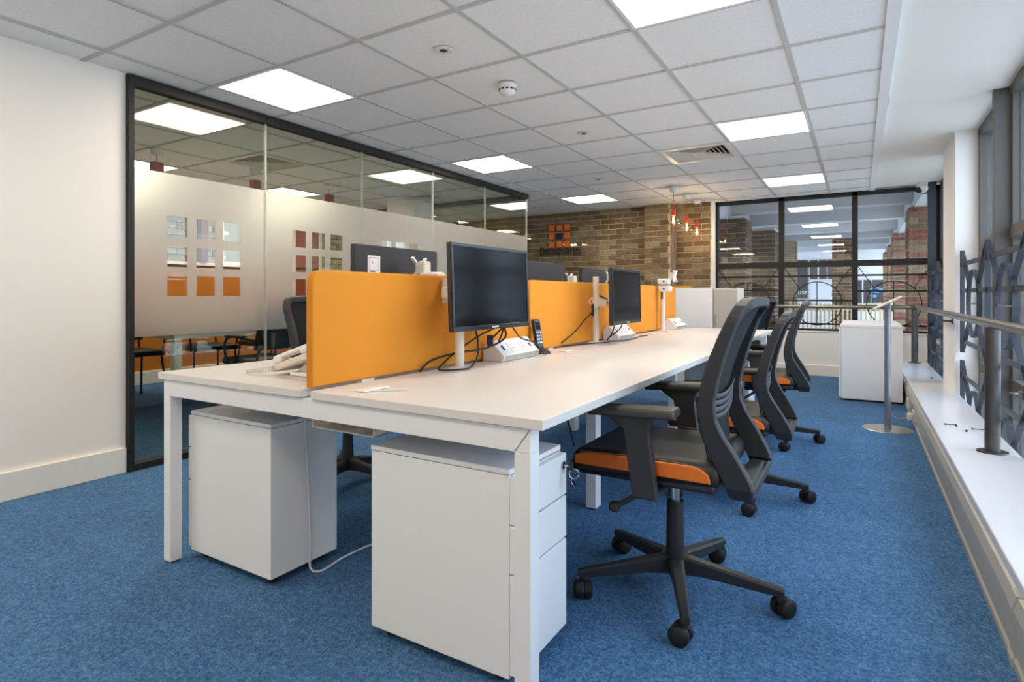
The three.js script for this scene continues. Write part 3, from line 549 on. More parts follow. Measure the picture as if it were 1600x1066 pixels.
CH.arm = (s) => { const x = s * 0.285; return { post: join(extrude([[-0.045, 0.395], [0.03, 0.395], [0.058, 0.6], [0.11, 0.636], [0.11, 0.646], [-0.03, 0.646], [-0.02, 0.6]], 0.034, 0.006).rotateY(-Math.PI / 2).scale(1, 1, 1).translate(x, 0, 0.02), rbox(0.16, 0.022, 0.07, 0.008, s * 0.22, 0.405, 0.012)),
  pad: (() => { const g = rbox(0.088, 0.03, 0.275, 0.013, 0, 0, 0, 4), p = g.attributes.position; for (let i = 0; i < p.count; i++) { const z = p.getZ(i); p.setX(i, p.getX(i) * (1 - 0.2 * Math.max(0, z / 0.137))); p.setY(i, p.getY(i) - 0.012 * Math.max(0, z / 0.137) ** 2); } g.computeVertexNormals(); return g.translate(x, 0.66, 0.055); })() }; };
CH.armL = CH.arm(1); CH.armR = CH.arm(-1);
CH.lever = join(rod([0.1, 0.395, 0.05], [0.25, 0.39, 0.06], 0.007), rbox(0.03, 0.016, 0.1, 0.007, 0, 0, 0.03, 3).rotateX(0.62).translate(0.262, 0.392, 0.05), rbox(0.034, 0.03, 0.034, 0.01, 0.262, 0.345, 0.118, 3));
CH.stitch = (s) => tube([[s * 0.243, 0.498, 0.25], [s * 0.2445, 0.505, 0.1], [s * 0.244, 0.506, -0.08], [s * 0.243, 0.497, -0.15]], 0.0011, 30, 4);
CH.stL = CH.stitch(1); CH.stR = CH.stitch(-1);
const legGeo = (() => { // tapering star leg along +x
  const s = [[0.03, 0.075, 0.048, 0.024], [0.1, 0.085, 0.044, 0.022], [0.3, 0.072, 0.03, 0.014], [0.335, 0.068, 0.026, 0.012]], pos = [], idx = [];
  const tops = [0.13, 0.12, 0.094, 0.088];
  s.forEach(([x, y, w], i) => { const t = tops[i], b = t - [0.06, 0.045, 0.028, 0.02][i]; for (const [yy, ww] of [[t, w * 0.32], [t - 0.006, w * 0.5], [b, w * 0.42], [b, -w * 0.42], [t - 0.006, -w * 0.5], [t, -w * 0.32]]) pos.push(x, yy, ww); });
  for (let i = 0; i < 3; i++) for (let k = 0; k < 6; k++) { const a = i * 6 + k, b = i * 6 + (k + 1) % 6, c = a + 6, d = b + 6; idx.push(a, c, b, b, c, d); }
  for (let k = 1; k < 5; k++) idx.push(18, 18 + k + 1, 18 + k);
  const g = new THREE.BufferGeometry(); g.setAttribute('position', new THREE.Float32BufferAttribute(pos, 3)); g.setIndex(idx); const f = g.toNonIndexed(); f.computeVertexNormals();
  return join(f, cyl(0.011, 0.011, 0.03, 12, 0.322, 0.066, 0)); })();
function taskChair(label, [x, z], turn, dy, starTurn) {
  const t = thing('task_chair', label, 'chair', [x, 0, z], turn, 'black and orange task chairs at the bench desk');
  for (let k = 0; k < 5; k++) { const a = starTurn + k * 2 * Math.PI / 5; const l = part('star_leg', legGeo.clone().rotateY(-a), M.plastic, t); part('castor', castorAt(a, 0.322), M.rubber, l); }
  part('hub', join(cyl(0.045, 0.04, 0.06, 24, 0, 0.1, 0), cyl(0.028, 0.03, 0.19, 24, 0, 0.215, 0)), M.plastic, t);
  part('gas_lift', cyl(0.016, 0.016, 0.2 + dy, 20, 0, 0.3 + dy / 2, 0), M.chrome, t, 'chrome gas lift column');
  const up = (n, g, m, l, par = t) => { const o = part(n, g, m, par, l); o.position.y = par === t ? dy : 0; return o; };
  up('mechanism', CH.tray, M.plastic); up('seat_shell', CH.shell, M.plastic);
  const seat = up('seat', CH.seat, M.leather, 'black leather seat cushion');
  up('side_band', CH.bandL, M.orangeSeat, 'orange leather side band', seat); up('side_band', CH.bandR, M.orangeSeat, 'orange leather side band', seat);
  up('stitching', join(CH.stL, CH.stR), M.stitch, 'pale stitching', seat);
  up('back_frame', CH.hoop, M.plastic); up('back_mesh', CH.cloth, M.meshCloth, 'dark mesh back');
  for (const g of CH.lumbar) up('lumbar_slat', g, M.plasticGrey); up('back_bracket', CH.spine, M.plastic);
  for (const [a, n] of [[CH.armL], [CH.armR]]) { const q = up('arm_post', a.post, M.plastic); up('arm_pad', a.pad, M.armPad, undefined, q); }
  up('height_lever', CH.lever, M.plastic);
}
taskChair('black and orange task chair nearest the camera', [-0.535, -2.03], -Math.PI / 2, 0, -1.6);
taskChair('black and orange task chair in the middle of the row', [-0.545, -3.2], -Math.PI / 2 + 0.03, -0.07, -1.63);
taskChair('black and orange task chair farthest along the row', [-0.56, -4.5], -Math.PI / 2 + 0.05, -0.03, -1.72);
taskChair('black task chair on the left side of the desk behind the orange screen', [-2.355, -2.29], Math.PI / 2, 0, 0.35);
taskChair('black task chair beyond the far end of the desk before pale panels', [-1.02, -6.35], -1.9, -0.03, 0.2);

// ---------------------------------------------------------------- monitors and arms
function monitor(label, pos, turn, tilt, facing) { // local +z is the screen side, origin at the panel centre
  const t = thing('monitor', label, 'monitor', pos, turn, facing); t.rotation.order = 'YXZ'; t.rotation.x = tilt;
  const W = 0.552, H = 0.328;
  part('housing', join(rbox(W, H, 0.022, 0.006, 0, 0, -0.004), rbox(W * 0.55, H * 0.42, 0.03, 0.012, 0, -0.075, -0.025)), M.monitorBack, t);
  const f = [[-W / 2, W / 2, H / 2 - 0.014, H / 2], [-W / 2, W / 2, -H / 2, -H / 2 + 0.019], [-W / 2, -W / 2 + 0.013, -H / 2 + 0.019, H / 2 - 0.014], [W / 2 - 0.013, W / 2, -H / 2 + 0.019, H / 2 - 0.014]].map(([a, b, c, d]) => rspan(a, b, c, d, 0.004, 0.0105, 0.002));
  const bz = part('bezel', join(f), M.bezel, t); part('display', span(-W / 2 + 0.012, W / 2 - 0.012, -H / 2 + 0.018, H / 2 - 0.013, 0.004, 0.0078), M.screen, t);
  const g = new TextGeometry('SAMSUNG', { font: fontB, size: 0.0075, depth: 0.0006, curveSegments: 2 }); g.computeBoundingBox(); part('maker_mark', g.translate(-g.boundingBox.max.x / 2, -H / 2 + 0.006, 0.0102), M.white, bz);
  return t;
}
const RIGHT = Math.PI / 2; // screen towards +x
monitor('black monitor with dangling leads at the near desk place', [-1.25, 1.037, -1.995], RIGHT - 0.02, -0.035, 'monitors facing the windows');
monitor('black monitor reflecting the windows at the middle desk place', [-1.2, 1.0, -3.44], RIGHT + 0.03, -0.02, 'monitors facing the windows');
function deskFoot(m, h) { part('neck', rbox(0.045, h - 0.01, 0.022, 0.006, 0, -h / 2 + 0.005, -0.055), M.monitorBack, m); part('foot', rbox(0.22, 0.012, 0.17, 0.005, 0, -h + 0.0065, -0.03), M.monitorBack, m); }
const mb1 = monitor('dark monitor back with white sticker behind the near orange screen', [-1.76, 1.055, -2.01], -RIGHT, 0, 'monitors facing the meeting room');
const mb2 = monitor('grey monitor back behind the middle orange screen', [-1.76, 1.06, -3.46], -RIGHT, 0, 'monitors facing the meeting room');
const mb3 = monitor('monitor back behind the far orange screen', [-1.76, 1.05, -4.32], -RIGHT, 0, 'monitors facing the meeting room');
deskFoot(mb1, 1.055 - TOP); deskFoot(mb2, 1.06 - TOP); deskFoot(mb3, 1.05 - TOP);
{ const c = document.createElement('canvas'); c.width = c.height = 128; const q = c.getContext('2d'); q.fillStyle = '#eceaec'; q.fillRect(0, 0, 128, 128); q.strokeStyle = '#8a8688'; q.lineWidth = 3; q.strokeRect(14, 14, 100, 92); q.fillStyle = '#4a4648'; q.fillRect(44, 42, 6, 18); q.fillRect(44, 42, 12, 4); q.fillRect(20, 112, 58, 6);
  const tx = new THREE.CanvasTexture(c); tx.colorSpace = THREE.SRGBColorSpace; const s = part('sticker', new THREE.PlaneGeometry(0.075, 0.075).rotateY(Math.PI).translate(0.165, 0.082, -0.0158), std(0xffffff, 0.6, 0, { map: tx }), mb1, 'white sticker'); }

function monitorArm(label, x, z, h, style) {
  const t = thing('monitor_stand', label, 'monitor stand', [x, TOP + 0.001, z], 0, 'white monitor stands');
  part('base', lathe([[0, 0], [0.047, 0], [0.047, 0.005], [0.022, 0.008], [0, 0.008]]), M.white, t);
  part('pole', join(cyl(0.0185, 0.0185, h, 24, 0, h / 2, 0)), M.offWhite, t);
  return t;
}
// near arm: pole, swivel knuckle and arm to the monitor
{ const t = monitorArm('white monitor stand carrying the near monitor', -1.345, -1.905, 0.34, 0);
  part('knuckle', join(cyl(0.024, 0.024, 0.05, 20, 0, 0.3, 0), rbox(0.05, 0.045, 0.06, 0.008, -0.03, 0.3, 0.02)), M.white, t);
  part('arm_link', join(beam([-0.03, 0.3, 0.0], [-0.052, 0.3, 0.03], 0.03, 0.035), beam([-0.06, 0.31, 0.03], [0.04, 0.32, -0.06], 0.026, 0.03)), M.white, t);
  const j = part('pivot', cyl(0.018, 0.018, 0.047, 20, -0.058, 0.335, 0.008), M.offWhite, t); part('pivot_cap', cyl(0.018, 0.018, 0.047, 20, -0.058, 0.283, 0.008), M.offWhite, j); part('pivot_band', cyl(0.015, 0.015, 0.01, 20, -0.058, 0.309, 0.008), M.chrome, j);
  part('mount_plate', rbox(0.01, 0.11, 0.11, 0.003, 0.04, 0.322, -0.09), M.white, t); }
{ const t = monitorArm('white monitor stand carrying the middle monitor', -1.374, -3.39, 0.405, 1);
  part('collar', join(cyl(0.026, 0.026, 0.065, 20, 0, 0.245, 0), new THREE.TorusGeometry(0.018, 0.004, 8, 20).rotateY(0.4).translate(-0.012, 0.252, 0.026)), M.offWhite, t);
  part('lever', rbox(0.014, 0.075, 0.012, 0.004, -0.008, 0.2, 0.03), M.plastic, t);
  part('arm_link', join(beam([0.02, 0.245, 0], [0.07, 0.245, -0.01], 0.035, 0.045), beam([0.07, 0.25, -0.01], [0.115, 0.28, -0.04], 0.03, 0.03)), M.offWhite, t);
  part('lever', rod([0.028, 0.29, 0.01], [0.075, 0.262, 0.0], 0.006), M.plastic, t);
  part('mount_plate', rbox(0.01, 0.11, 0.11, 0.003, 0.118, 0.28, -0.05), M.white, t); }
function bareArm(label, x, z, h, s) { const t = monitorArm(label, x, z, h, 2);
  part('lower_link', rbox(0.1, 0.05, 0.075, 0.014, s * 0.02, h - 0.0, 0), M.white, t); part('upper_link', rbox(0.1, 0.045, 0.07, 0.014, s * 0.015, h + 0.058, 0.012), M.white, t);
  for (const y of [h - 0.0, h + 0.058]) part('bolt', cyl(0.008, 0.008, 0.01, 12).rotateX(Math.PI / 2).translate(s * 0.02, y, 0.042), M.plasticGrey, t);
  part('lever', rbox(0.014, 0.06, 0.012, 0.004, 0, h - 0.055, 0.025), M.plastic, t);
  part('tilt_block', rbox(0.04, 0.06, 0.05, 0.008, s * 0.07, h + 0.1, -0.0), M.offWhite, t);
  const q = []; for (const a of [Math.PI / 4, 3 * Math.PI / 4, -Math.PI / 4, -3 * Math.PI / 4]) q.push(beam([s * 0.096, h + 0.1, 0], [s * 0.1, h + 0.1 + 0.065 * Math.sin(a), 0.065 * Math.cos(a)], 0.014, 0.008)); q.push(rbox(0.012, 0.05, 0.05, 0.004, s * 0.095, h + 0.1, 0));
  part('mount_plate', join(q), M.white, t, 'white four armed mounting plate'); return t; }
bareArm('white monitor stand with no monitor at the far desk place', -1.376, -4.84, 0.345, 1);
bareArm('white empty monitor stand behind the near orange screen before the dark monitor back', -1.56, -2.04, 0.31, -1);
bareArm('white empty monitor stand behind the far orange screen', -1.56, -4.35, 0.33, -1);
bareArm('white empty monitor stand behind the middle orange screen', -1.56, -3.62, 0.29, -1);

// ---------------------------------------------------------------- power modules, phones, leads
function powerModule(label, x, z) {
  const t = thing('power_module', label, 'power module', [x, TOP, z], 0, 'white desk power modules'); const L = 0.33;
  const prof = [[-0.052, 0], [0.035, 0], [0.052, 0.016], [0.052, 0.026], [-0.012, 0.088], [-0.03, 0.09], [-0.052, 0.06]];
  part('housing', extrude(prof, L - 0.02, 0.002).translate(0, 0.001, 0), M.white, t);
  for (const s of [-1, 1]) part('end_cap', extrude(prof.map(([a, b]) => [a * 1.04, 0.0008 + b * 1.02]), 0.012, 0.003).translate(0, 0, s * (L / 2 - 0.006)), M.white, t);
  const tilt = Math.atan2(0.062, -0.064), put = (g, u, w) => g.rotateZ(Math.PI + tilt).translate(0.021 - u * 0.7, 0.0585 + u * 0.7, w);
  for (const w of [-0.06, 0.04]) { const so = part('socket', put(rbox(0.05, 0.004, 0.052, 0.002), 0.0, w), M.white, t); for (const [a, b] of [[0.012, 0], [-0.008, -0.011], [-0.008, 0.011]]) part('pin_hole', put(box(a > 0 ? 0.008 : 0.004, 0.0046, a > 0 ? 0.004 : 0.008), a, w + b), M.plasticGrey, so); }
  part('switch', put(rbox(0.028, 0.007, 0.012, 0.002), 0.0, 0.118), M.blueSwitch, t, 'blue switch'); part('usb_port', put(box(0.02, 0.005, 0.012), 0, -0.125), M.plasticGrey, t);
  part('face_rail', rspan(0.046, 0.054, 0.014, 0.028, -L / 2 + 0.012, L / 2 - 0.012, 0.002), M.brushed, t);
}
powerModule('white desk power module beside the cordless phone', -1.358, -2.345);
powerModule('white desk power module below the middle monitor', -1.365, -3.79);
powerModule('white desk power module at the far end of the desk', -1.365, -5.2);

{ const t = thing('cordless_phone', 'black cordless handset standing in its charging cradle', 'phone', [-1.365, TOP, -2.63], -0.35);
  part('cradle', extrude([[-0.045, 0], [0.05, 0], [0.045, 0.012], [0.01, 0.02], [-0.01, 0.035], [-0.04, 0.03]], 0.062, 0.004), M.plastic, t);
  const h = part('handset', rbox(0.022, 0.155, 0.046, 0.009, 0, 0.08, 0, 3).rotateZ(0.22).translate(-0.002, 0.016, 0), M.plastic, t);
  part('bezel', rbox(0.004, 0.14, 0.04, 0.002, 0.012, 0.082, 0).rotateZ(0.22).translate(-0.002, 0.016, 0), M.plasticGrey, h); part('display', rbox(0.004, 0.036, 0.03, 0.001, 0.0135, 0.122, 0).rotateZ(0.22).translate(-0.002, 0.016, 0), M.screen, h);
  for (let r = 0; r < 4; r++) for (let c = 0; c < 3; c++) part('key_button', rbox(0.004, 0.01, 0.009, 0.002, 0.0135, 0.088 - r * 0.017, (c - 1) * 0.0115).rotateZ(0.22).translate(-0.002, 0.016, 0), M.brushed, h); }

{ const t = thing('desk_telephone', 'white desk telephone with raised keypad on the left desktop', 'telephone', [-1.73, TOP, -1.5]);
  part('foot', rbox(0.1, 0.014, 0.17, 0.005, 0.03, 0.008, 0), M.white, t);
  part('stand', extrude([[-0.02, 0.01], [0.08, 0.01], [0.085, 0.062], [0.03, 0.05]], 0.11, 0.006), M.white, t);
  const b = part('body', rbox(0.215, 0.026, 0.2, 0.008).rotateZ(0.3).translate(0.0, 0.052, 0), M.offWhite, t);
  part('keypad', rbox(0.08, 0.004, 0.09, 0.002, -0.05, 0.0145, -0.035).rotateZ(0.3).translate(0.0, 0.052, 0), M.white, b); part('display', rbox(0.045, 0.004, 0.1, 0.002, 0.05, 0.0145, -0.03).rotateZ(0.3).translate(0.0, 0.052, 0), M.plasticGrey, b);
  part('handset', join(rbox(0.2, 0.018, 0.042, 0.009, 0, 0.036, 0.07), rbox(0.05, 0.026, 0.048, 0.01, -0.078, 0.026, 0.07), rbox(0.05, 0.026, 0.048, 0.01, 0.078, 0.026, 0.07)).rotateZ(0.3).translate(0, 0.052, 0), M.white, t);
  const coil = []; for (let k = 0; k <= 260; k++) { const u = k / 260, a = u * 20 * 2 * Math.PI, cx = lerp(-0.2, -0.06, u), cz = lerp(0.13, 0.07, u) + 0.03 * Math.sin(u * 3), cy = 0.012 + 0.014 * u; coil.push([cx + 0.002 * Math.cos(a), cy + 0.0085 * Math.sin(a), cz + 0.0085 * Math.cos(a)]); }
  part('coiled_cord', tube(coil, 0.0018, 520, 5), M.white, t); }

const lead = (label, pts, r = 0.0036, mat = M.cable, name = 'cable') => { const m = part(name, tube(pts, r, 70, 8), mat, scene, label); m.name = numbered(name); m.userData.category = 'cable'; return m; };
const dt = TOP + 0.004;
lead('black lead looping from the near monitor round the pole foot', [[-1.3, 0.872, -1.95], [-1.275, 0.83, -1.93], [-1.27, 0.77, -1.92], [-1.28, 0.73, -1.89], [-1.3, dt + 0.004, -1.84], [-1.36, dt + 0.004, -1.79], [-1.385, 0.745, -1.86], [-1.382, 0.785, -1.95], [-1.345, 0.84, -2.05], [-1.305, 0.868, -2.1]]);
lead('black lead arching behind the pole into the gap in the desk', [[-1.27, 0.885, -2.12], [-1.28, 0.83, -2.15], [-1.32, 0.79, -2.08], [-1.37, 0.775, -1.9], [-1.395, 0.755, -1.78], [-1.405, 0.7215, -1.73]], 0.0045);
lead('black lead from the near monitor over the power module to the phone cradle', [[-1.27, 0.885, -2.17], [-1.27, 0.85, -2.22], [-1.3, 0.815, -2.32], [-1.29, 0.78, -2.45], [-1.295, 0.735, -2.52], [-1.3, dt, -2.57]]);
lead('short black lead from the near monitor into the power module', [[-1.275, 0.885, -2.13], [-1.3, 0.85, -2.16], [-1.345, 0.8, -2.2]], 0.004);
{ const t = thing('power_adapter', 'round black plug adapter hanging behind the near monitor', 'adapter', [-1.335, 0.815, -2.115]); part('body', cyl(0.024, 0.024, 0.026, 24).rotateZ(Math.PI / 2).rotateY(0.5), M.plastic, t); part('flex', rod([0, 0, 0], [0.04, 0.06, -0.05], 0.004), M.cable, t); }
lead('black lead sloping up to the collar of the middle arm', [[-1.42, 0.74, -3.0], [-1.4, 0.79, -3.12], [-1.395, 0.86, -3.27], [-1.39, 0.9, -3.36]]);
lead('black lead along the desk to the foot of the middle arm', [[-1.4, dt + 0.003, -2.98], [-1.36, dt + 0.003, -3.2], [-1.315, dt + 0.003, -3.37], [-1.305, dt + 0.003, -3.44], [-1.325, dt + 0.005, -3.5]]);
lead('black lead drooping from the middle monitor beside the power module', [[-1.22, 0.85, -3.3], [-1.24, 0.8, -3.33], [-1.3, 0.74, -3.4], [-1.33, 0.74, -3.48], [-1.26, 0.8, -3.5], [-1.23, 0.845, -3.47]]);
lead('black lead trailing past the middle power module', [[-1.33, dt, -3.5], [-1.28, dt, -3.6], [-1.28, dt, -3.85], [-1.31, dt, -4.05], [-1.29, dt, -4.15]]);
lead('white flex running down the left pedestal and over the carpet', [[-1.698, 0.6, -1.44], [-1.7, 0.5, -1.447], [-1.698, 0.3, -1.457], [-1.7, 0.1, -1.468], [-1.69, 0.012, -1.462], [-1.665, 0.006, -1.475], [-1.675, 0.006, -1.6], [-1.665, 0.006, -1.75], [-1.6, 0.006, -1.9], [-1.45, 0.006, -2.05]], 0.0042, M.whiteCable);
lead('black leads hanging below the desktop near the mid leg', [[-1.16, 0.66, -2.46], [-1.19, 0.55, -2.47], [-1.17, 0.45, -2.52], [-1.14, 0.3, -2.55]], 0.005);

// ---------------------------------------------------------------- beyond the desk end
{ const t = thing('panel_screen', 'pale grey upright panel standing behind the far desk end', 'panel', [-1.34, 0, -5.72]); part('panel', rspan(-0.168, 0.172, 0.01, 1.078, -0.015, 0.015, 0.004), M.deskEdge, t); part('foot', rspan(-0.15, 0.15, 0, 0.014, -0.1, 0.1, 0.004), M.whiteMetal, t); }
{ const t = thing('storage_cabinet', 'cream storage cabinet behind the pale grey panel', 'cabinet', [-1.43, 0, -7.3]); part('body', rspan(-0.26, 0.26, 0.02, 1.09, -0.22, 0.22, 0.004), M.offWhite, t); for (const s of [-1, 1]) { const d = part('door', rspan(s * 0.003, s * 0.256, 0.05, 1.07, 0.22, 0.236, 0.003), M.offWhite, t); part('handle', rspan(s * 0.02, s * 0.028, 0.65, 0.78, 0.236, 0.25, 0.003), M.brushed, d); } part('plinth', span(-0.25, 0.25, 0, 0.03, -0.2, 0.2), M.black, t); }
{ const t = thing('orange_screen', 'orange fabric screen top beyond the far desk screen', 'screen', [-1.62, 0, -6.1]); part('panel', rspan(-0.17, 0.17, 0.4, 1.1, -0.015, 0.015, 0.008), M.orange, t); for (const s of [-1, 1]) part('leg', rspan(s * 0.12 - 0.015, s * 0.12 + 0.015, 0, 0.4, -0.015, 0.015), M.whiteMetal, t); }

const cabinet = thing('white_cabinet', 'plain white side cabinet standing against the window ledge', 'cabinet', [0.09, 0, -7.22]);
part('body', rspan(-0.245, 0.245, 0.018, 0.7, -0.65, 0.65, 0.004), M.cabinetWhite, cabinet); part('top', rspan(-0.252, 0.248, 0.7, 0.725, -0.655, 0.655, 0.003), M.cabinetWhite, cabinet); part('plinth', span(-0.23, 0.23, 0, 0.02, -0.63, 0.63), M.black, cabinet);
for (const s of [-1, 1]) { const d = part('door', rspan(-0.262, -0.246, 0.03, 0.695, s * 0.004, s * 0.645, 0.003), M.cabinetWhite, cabinet); part('handle', rspan(-0.282, -0.262, 0.42, 0.56, s * 0.05, s * 0.062, 0.003), M.brushed, d); }

const stand = thing('display_stand', 'steel display stand with sloping plate on a round base', 'stand', [0.176, 0, -5.32]);
part('base', lathe([[0, 0], [0.168, 0], [0.168, 0.004], [0.15, 0.008], [0.03, 0.012], [0, 0.012]], 40), M.brushed, stand); part('ferrule', cyl(0.026, 0.026, 0.016, 24, 0, 0.018, 0), M.brushed, stand);
part('pole', cyl(0.021, 0.021, 0.92, 24, 0, 0.47, 0), M.silverPost, stand);
part('plate', join(rbox(0.205, 0.006, 0.3, 0.002), rbox(0.21, 0.012, 0.012, 0.003, 0, 0.002, 0.15), rbox(0.21, 0.012, 0.012, 0.003, 0, 0.002, -0.15)).rotateZ(0.5).translate(0, 0.948, 0), M.brushed, stand);
part('bracket', rbox(0.04, 0.04, 0.05, 0.006, 0, 0.925, 0), M.silverPost, stand);
lead('thin white lead from the display stand to the trunking socket', [[0.201, 0.12, -5.325], [0.225, 0.09, -5.36], [0.27, 0.075, -5.42], [0.325, 0.08, -5.48]], 0.003, M.whiteCable);
{ const t = thing('wall_plug', 'white mains plug in the trunking socket by the stand', 'plug', [0.325, 0.08, -5.5]); part('body', rbox(0.04, 0.048, 0.05, 0.008, 0, 0, 0), M.white, t); part('flex_guard', rod([-0.005, -0.02, 0.02], [-0.015, -0.024, 0.035], 0.006), M.white, t); }

// ---------------------------------------------------------------- meeting room furniture
const mcol = structure('wall_column', 'square white column in the far corner of the meeting room', 'column');
part('plaster', span(-5.43, -4.955, 0, CEIL + 0.05, -5.99, -6.4), M.plaster, mcol);
const mt = thing('meeting_table', 'long white meeting table with square metal legs', 'table', [-5.15, 0, -3.7]);
part('table_top', rspan(-0.6, 0.6, 0.715, 0.74, -1.25, 1.25, 0.003), M.tableWhite, mt);
for (const sx of [-1, 1]) for (const sz of [-1, 1]) { const l = part('leg', rspan(sx * 0.58, sx * 0.52, 0.008, 0.715, sz * 1.1, sz * 1.04, 0.002), M.tableWhite, mt); part('foot', rspan(sx * 0.57, sx * 0.53, 0, 0.01, sz * 1.09, sz * 1.05, 0.001), M.black, l); }
part('rail', join(rspan(-0.52, 0.52, 0.66, 0.715, 1.04, 1.1), rspan(-0.52, 0.52, 0.66, 0.715, -1.1, -1.04), rspan(0.53, 0.57, 0.66, 0.715, -1.04, 1.04), rspan(-0.57, -0.53, 0.66, 0.715, -1.04, 1.04)), M.tableWhite, mt);
const mc = { seat: rbox(0.47, 0.06, 0.46, 0.025, 0, 0.455, 0.02, 4), back: sheet(8, 10, (u, v) => { const x = lerp(-0.22, 0.22, u), y = lerp(0.56, 0.93, v); return [x, y, -0.2 - 0.1 * v - 0.05 * (1 - (x / 0.22) ** 2) + 0.04]; }, 0.03), leg: (sx, sz) => rod([sx * 0.22, 0.43, sz * 0.18], [sx * 0.245, 0.0, sz * 0.24], 0.011), arm: (s) => join(tube([[s * 0.24, 0.43, 0.16], [s * 0.255, 0.6, 0.17], [s * 0.255, 0.655, 0.12], [s * 0.255, 0.655, -0.1], [s * 0.235, 0.64, -0.21]], 0.011, 30, 8), rbox(0.05, 0.02, 0.24, 0.008, s * 0.255, 0.668, 0.02)) };
function meetingChair(label, x, z, turn) {
  const t = thing('meeting_chair', label, 'chair', [x, 0, z], turn, 'black chairs round the meeting table');
  part('seat', mc.seat, M.leather, t); part('backrest', mc.back, M.leather, t); for (const sx of [-1, 1]) { for (const sz of [-1, 1]) part('leg', mc.leg(sx, sz), M.plastic, t); part('armrest', mc.arm(sx), M.plastic, t); }
  part('back_stay', join(rod([0.2, 0.43, -0.18], [0.21, 0.9, -0.26], 0.011), rod([-0.2, 0.43, -0.18], [-0.21, 0.9, -0.26], 0.011)), M.plastic, t);
}
meetingChair('black meeting chair at the near end of the table', -5.3, -2.15, Math.PI + 0.2);
meetingChair('black meeting chair on the glass side nearest the camera', -4.35, -3.25, -Math.PI / 2);
meetingChair('black meeting chair on the glass side, second from the camera', -4.35, -4.05, -Math.PI / 2 - 0.1);
meetingChair('black meeting chair on the glass side farthest from the camera', -4.3, -4.75, -Math.PI / 2 + 0.1);
meetingChair('black meeting chair on the window side nearest the camera', -5.98, -2.95, Math.PI / 2);
meetingChair('black meeting chair on the window side in the middle', -5.98, -3.75, Math.PI / 2 - 0.1);
meetingChair('black meeting chair on the window side farthest from the camera', -5.98, -4.5, Math.PI / 2);

// ---------------------------------------------------------------- outside: covered walkway beyond the end windows
const walk = structure('walkway_floor', 'pale paved floor of the covered walkway outside', 'paving');
part('paving', span(-6, 9, -0.75, -0.08, -8.53, -34), M.gravel, walk);
const yard = structure('yard_ground', 'pale ground outside the side windows', 'ground');
part('paving', span(1.0, 30, -0.85, -0.75, 12, -8.53), M.gravel, yard);
const wsoff = structure('walkway_soffit', 'concrete soffit with downstand beams over the walkway', 'soffit');
part('slab', span(-6, 1.15, 2.62, 2.9, -8.55, -22.3), M.soffit, wsoff);
for (const z of [-10.1, -12.0, -13.9, -15.8, -17.7, -19.6]) part('beam', extrude([[-0.2, 0.02], [-0.13, -0.32], [0.13, -0.32], [0.2, 0.02]], 7.1, 0).rotateY(Math.PI / 2).translate(-2.45, 2.62, z), M.soffit, wsoff);
part('edge_beam', span(0.62, 1.15, 2.2, 2.64, -8.56, -20.5), M.soffit, wsoff);
part('edge_beam', span(-2.2, -1.75, 2.2, 2.64, -8.56, -16), M.soffit, wsoff);
const striped = (c) => (c % 4 < 2 ? REDS : BUFF)[Math.floor(rnd() * 4)];
function brickPier(label, x0, x1, z0, z1, top, pick, own) {
  const t = thing('brick_pier', label, 'pier', [0, 0, 0], 0, 'brick piers along the covered walkway');
  part('core', span(x0 + 0.012, x1 - 0.012, -0.08, top, z0 - 0.012, z1 + 0.012), M.mortarPale, t);
  brickFace(t, [x0, 0, z0 - 0.013], [1, 0, 0], [0, 0, 1], x1 - x0, -0.07, top, pick, { own, from: 0.55 });
  brickFace(t, [x0 + 0.013, 0, z0], [0, 0, -1], [-1, 0, 0], z0 - z1, -0.07, top, pick, { own: Math.floor(own / 2), from: 0.55 });
  brickFace(t, [x1 - 0.013, 0, z0], [0, 0, -1], [1, 0, 0], z0 - z1, -0.07, top, pick, { own: Math.floor(own / 2), from: 0.55 });
}
brickPier('red and buff brick pier just outside the end window corner', 0.56, 1.05, -9.75, -10.4, 2.22, striped, 110);
brickPier('red and buff brick pier second along the walkway', 0.53, 1.05, -13.65, -14.3, 2.22, striped, 80);
brickPier('red and buff brick pier third along the walkway', 0.56, 1.05, -16.8, -17.4, 2.22, striped, 40);
brickPier('red and buff brick pier last along the walkway', 0.56, 1.05, -19.6, -20.2, 2.22, striped, 0);
brickPier('brown brick pier close behind the left end window', -2.1, -1.5, -9.75, -10.4, 2.22, anyOf([...BROWN, BROWN[0], REDS[2]]), 110);
brickPier('dark brown brick pier farther behind the left end window', -1.72, -1.24, -11.1, -12.0, 2.17, anyOf(BROWN), 90);
brickPier('yellow brick pier left of the fence', -1.52, -1.24, -14.9, -15.4, 2.25, anyOf([STOCK[2], STOCK[5], BUFF[2]]), 40);
brickPier('brown brick pier right of the fence', -0.52, -0.15, -14.9, -15.4, 2.25, anyOf([...BROWN, REDS[2], BUFF[1]]), 40);
brickPier('brick pier carrying the walkway behind the dark pier', -2.6, -1.9, -15.8, -16.4, 2.25, anyOf(BROWN), 0);
const fence = thing('picket_fence', 'pale timber picket fence across the walkway', 'fence', [0, 0, -12.6]);
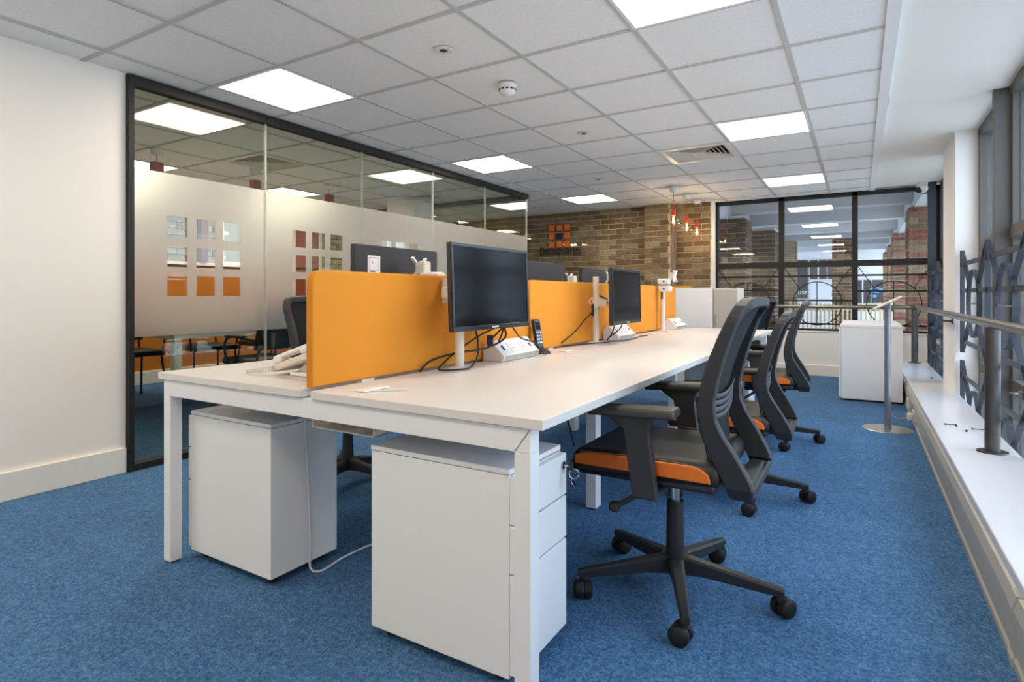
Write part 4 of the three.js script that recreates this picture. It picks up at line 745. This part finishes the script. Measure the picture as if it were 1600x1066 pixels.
for (let x = -1.15; x < 0.5; x += 0.072) part('picket', rspan(x, x + 0.034, 0.02, 0.86 + 0.02 * Math.sin(x * 5), -0.012, 0.012, 0.002), M.timber, fence);
for (const y of [0.3, 0.72]) part('rail', span(-1.18, 0.5, y, y + 0.05, -0.05, -0.013), M.timber, fence);
for (const x of [-1.16, 0.47]) part('post', span(x, x + 0.05, -0.08, 0.9, -0.06, -0.013), M.timber, fence);
const shop = thing('shop_building', 'white and dark glazed shop building across the street', 'building', [0, 0, -22.5]);
part('wall', span(-7, 9, -0.1, 4.2, -0.3, 0), M.facade, shop); part('fascia', span(-7, 9, 2.35, 2.9, 0, 0.12), M.facade, shop);
for (const [a, b, c, d] of [[-1.82, -1.5, 0.9, 2.2], [-1.42, -0.95, 1.55, 2.2], [-0.9, -0.2, 1.55, 2.2], [-0.15, 0.3, 0.75, 1.5], [0.34, 1.2, 0.75, 1.5], [-3.4, -1.9, 0.3, 2.2], [1.3, 3.2, 0.3, 2.2]]) { const w = part('window', span(a, b, c, d, 0.0, 0.05), M.shopDark, shop); if (a !== -1.82) part('mullion', span((a + b) / 2 - 0.02, (a + b) / 2 + 0.02, c, d, 0.05, 0.08), M.facade, w); }
{ const g = new TextGeometry('USE', { font: fontB, size: 0.11, depth: 0.02, curveSegments: 3 }); part('lettering', g.translate(-1.79, 1.04, 0.06), M.white, shop, 'white shop lettering'); }
part('emblem', join(new THREE.TorusGeometry(0.1, 0.035, 8, 20).scale(1.4, 0.7, 1).translate(0.44, 1.17, 0.07), rbox(0.1, 0.09, 0.02, 0.02, 0.4, 0.98, 0.06)), std(0x4f9fd8, 0.5), shop, 'blue shop emblem');

// neighbouring house outside the meeting room window
const neighbour = structure('neighbour_wall', 'pale rendered house wall outside the meeting room window', 'wall');
part('wall', span(-9.2, -8.8, -0.8, 5.5, 0, -9), std(0x8f7d63, 0.9), neighbour); part('plinth', span(-8.8, -8.76, -0.8, 0.4, 0, -9), M.gravel, neighbour);

// outside the side windows
brickPier('pale buff brick pier in the yard beyond the side windows', 1.12, 1.95, -7.4, -8.1, 2.9, anyOf([...PALE, BUFF[2]]), 60);

renderer.render(scene, camera);
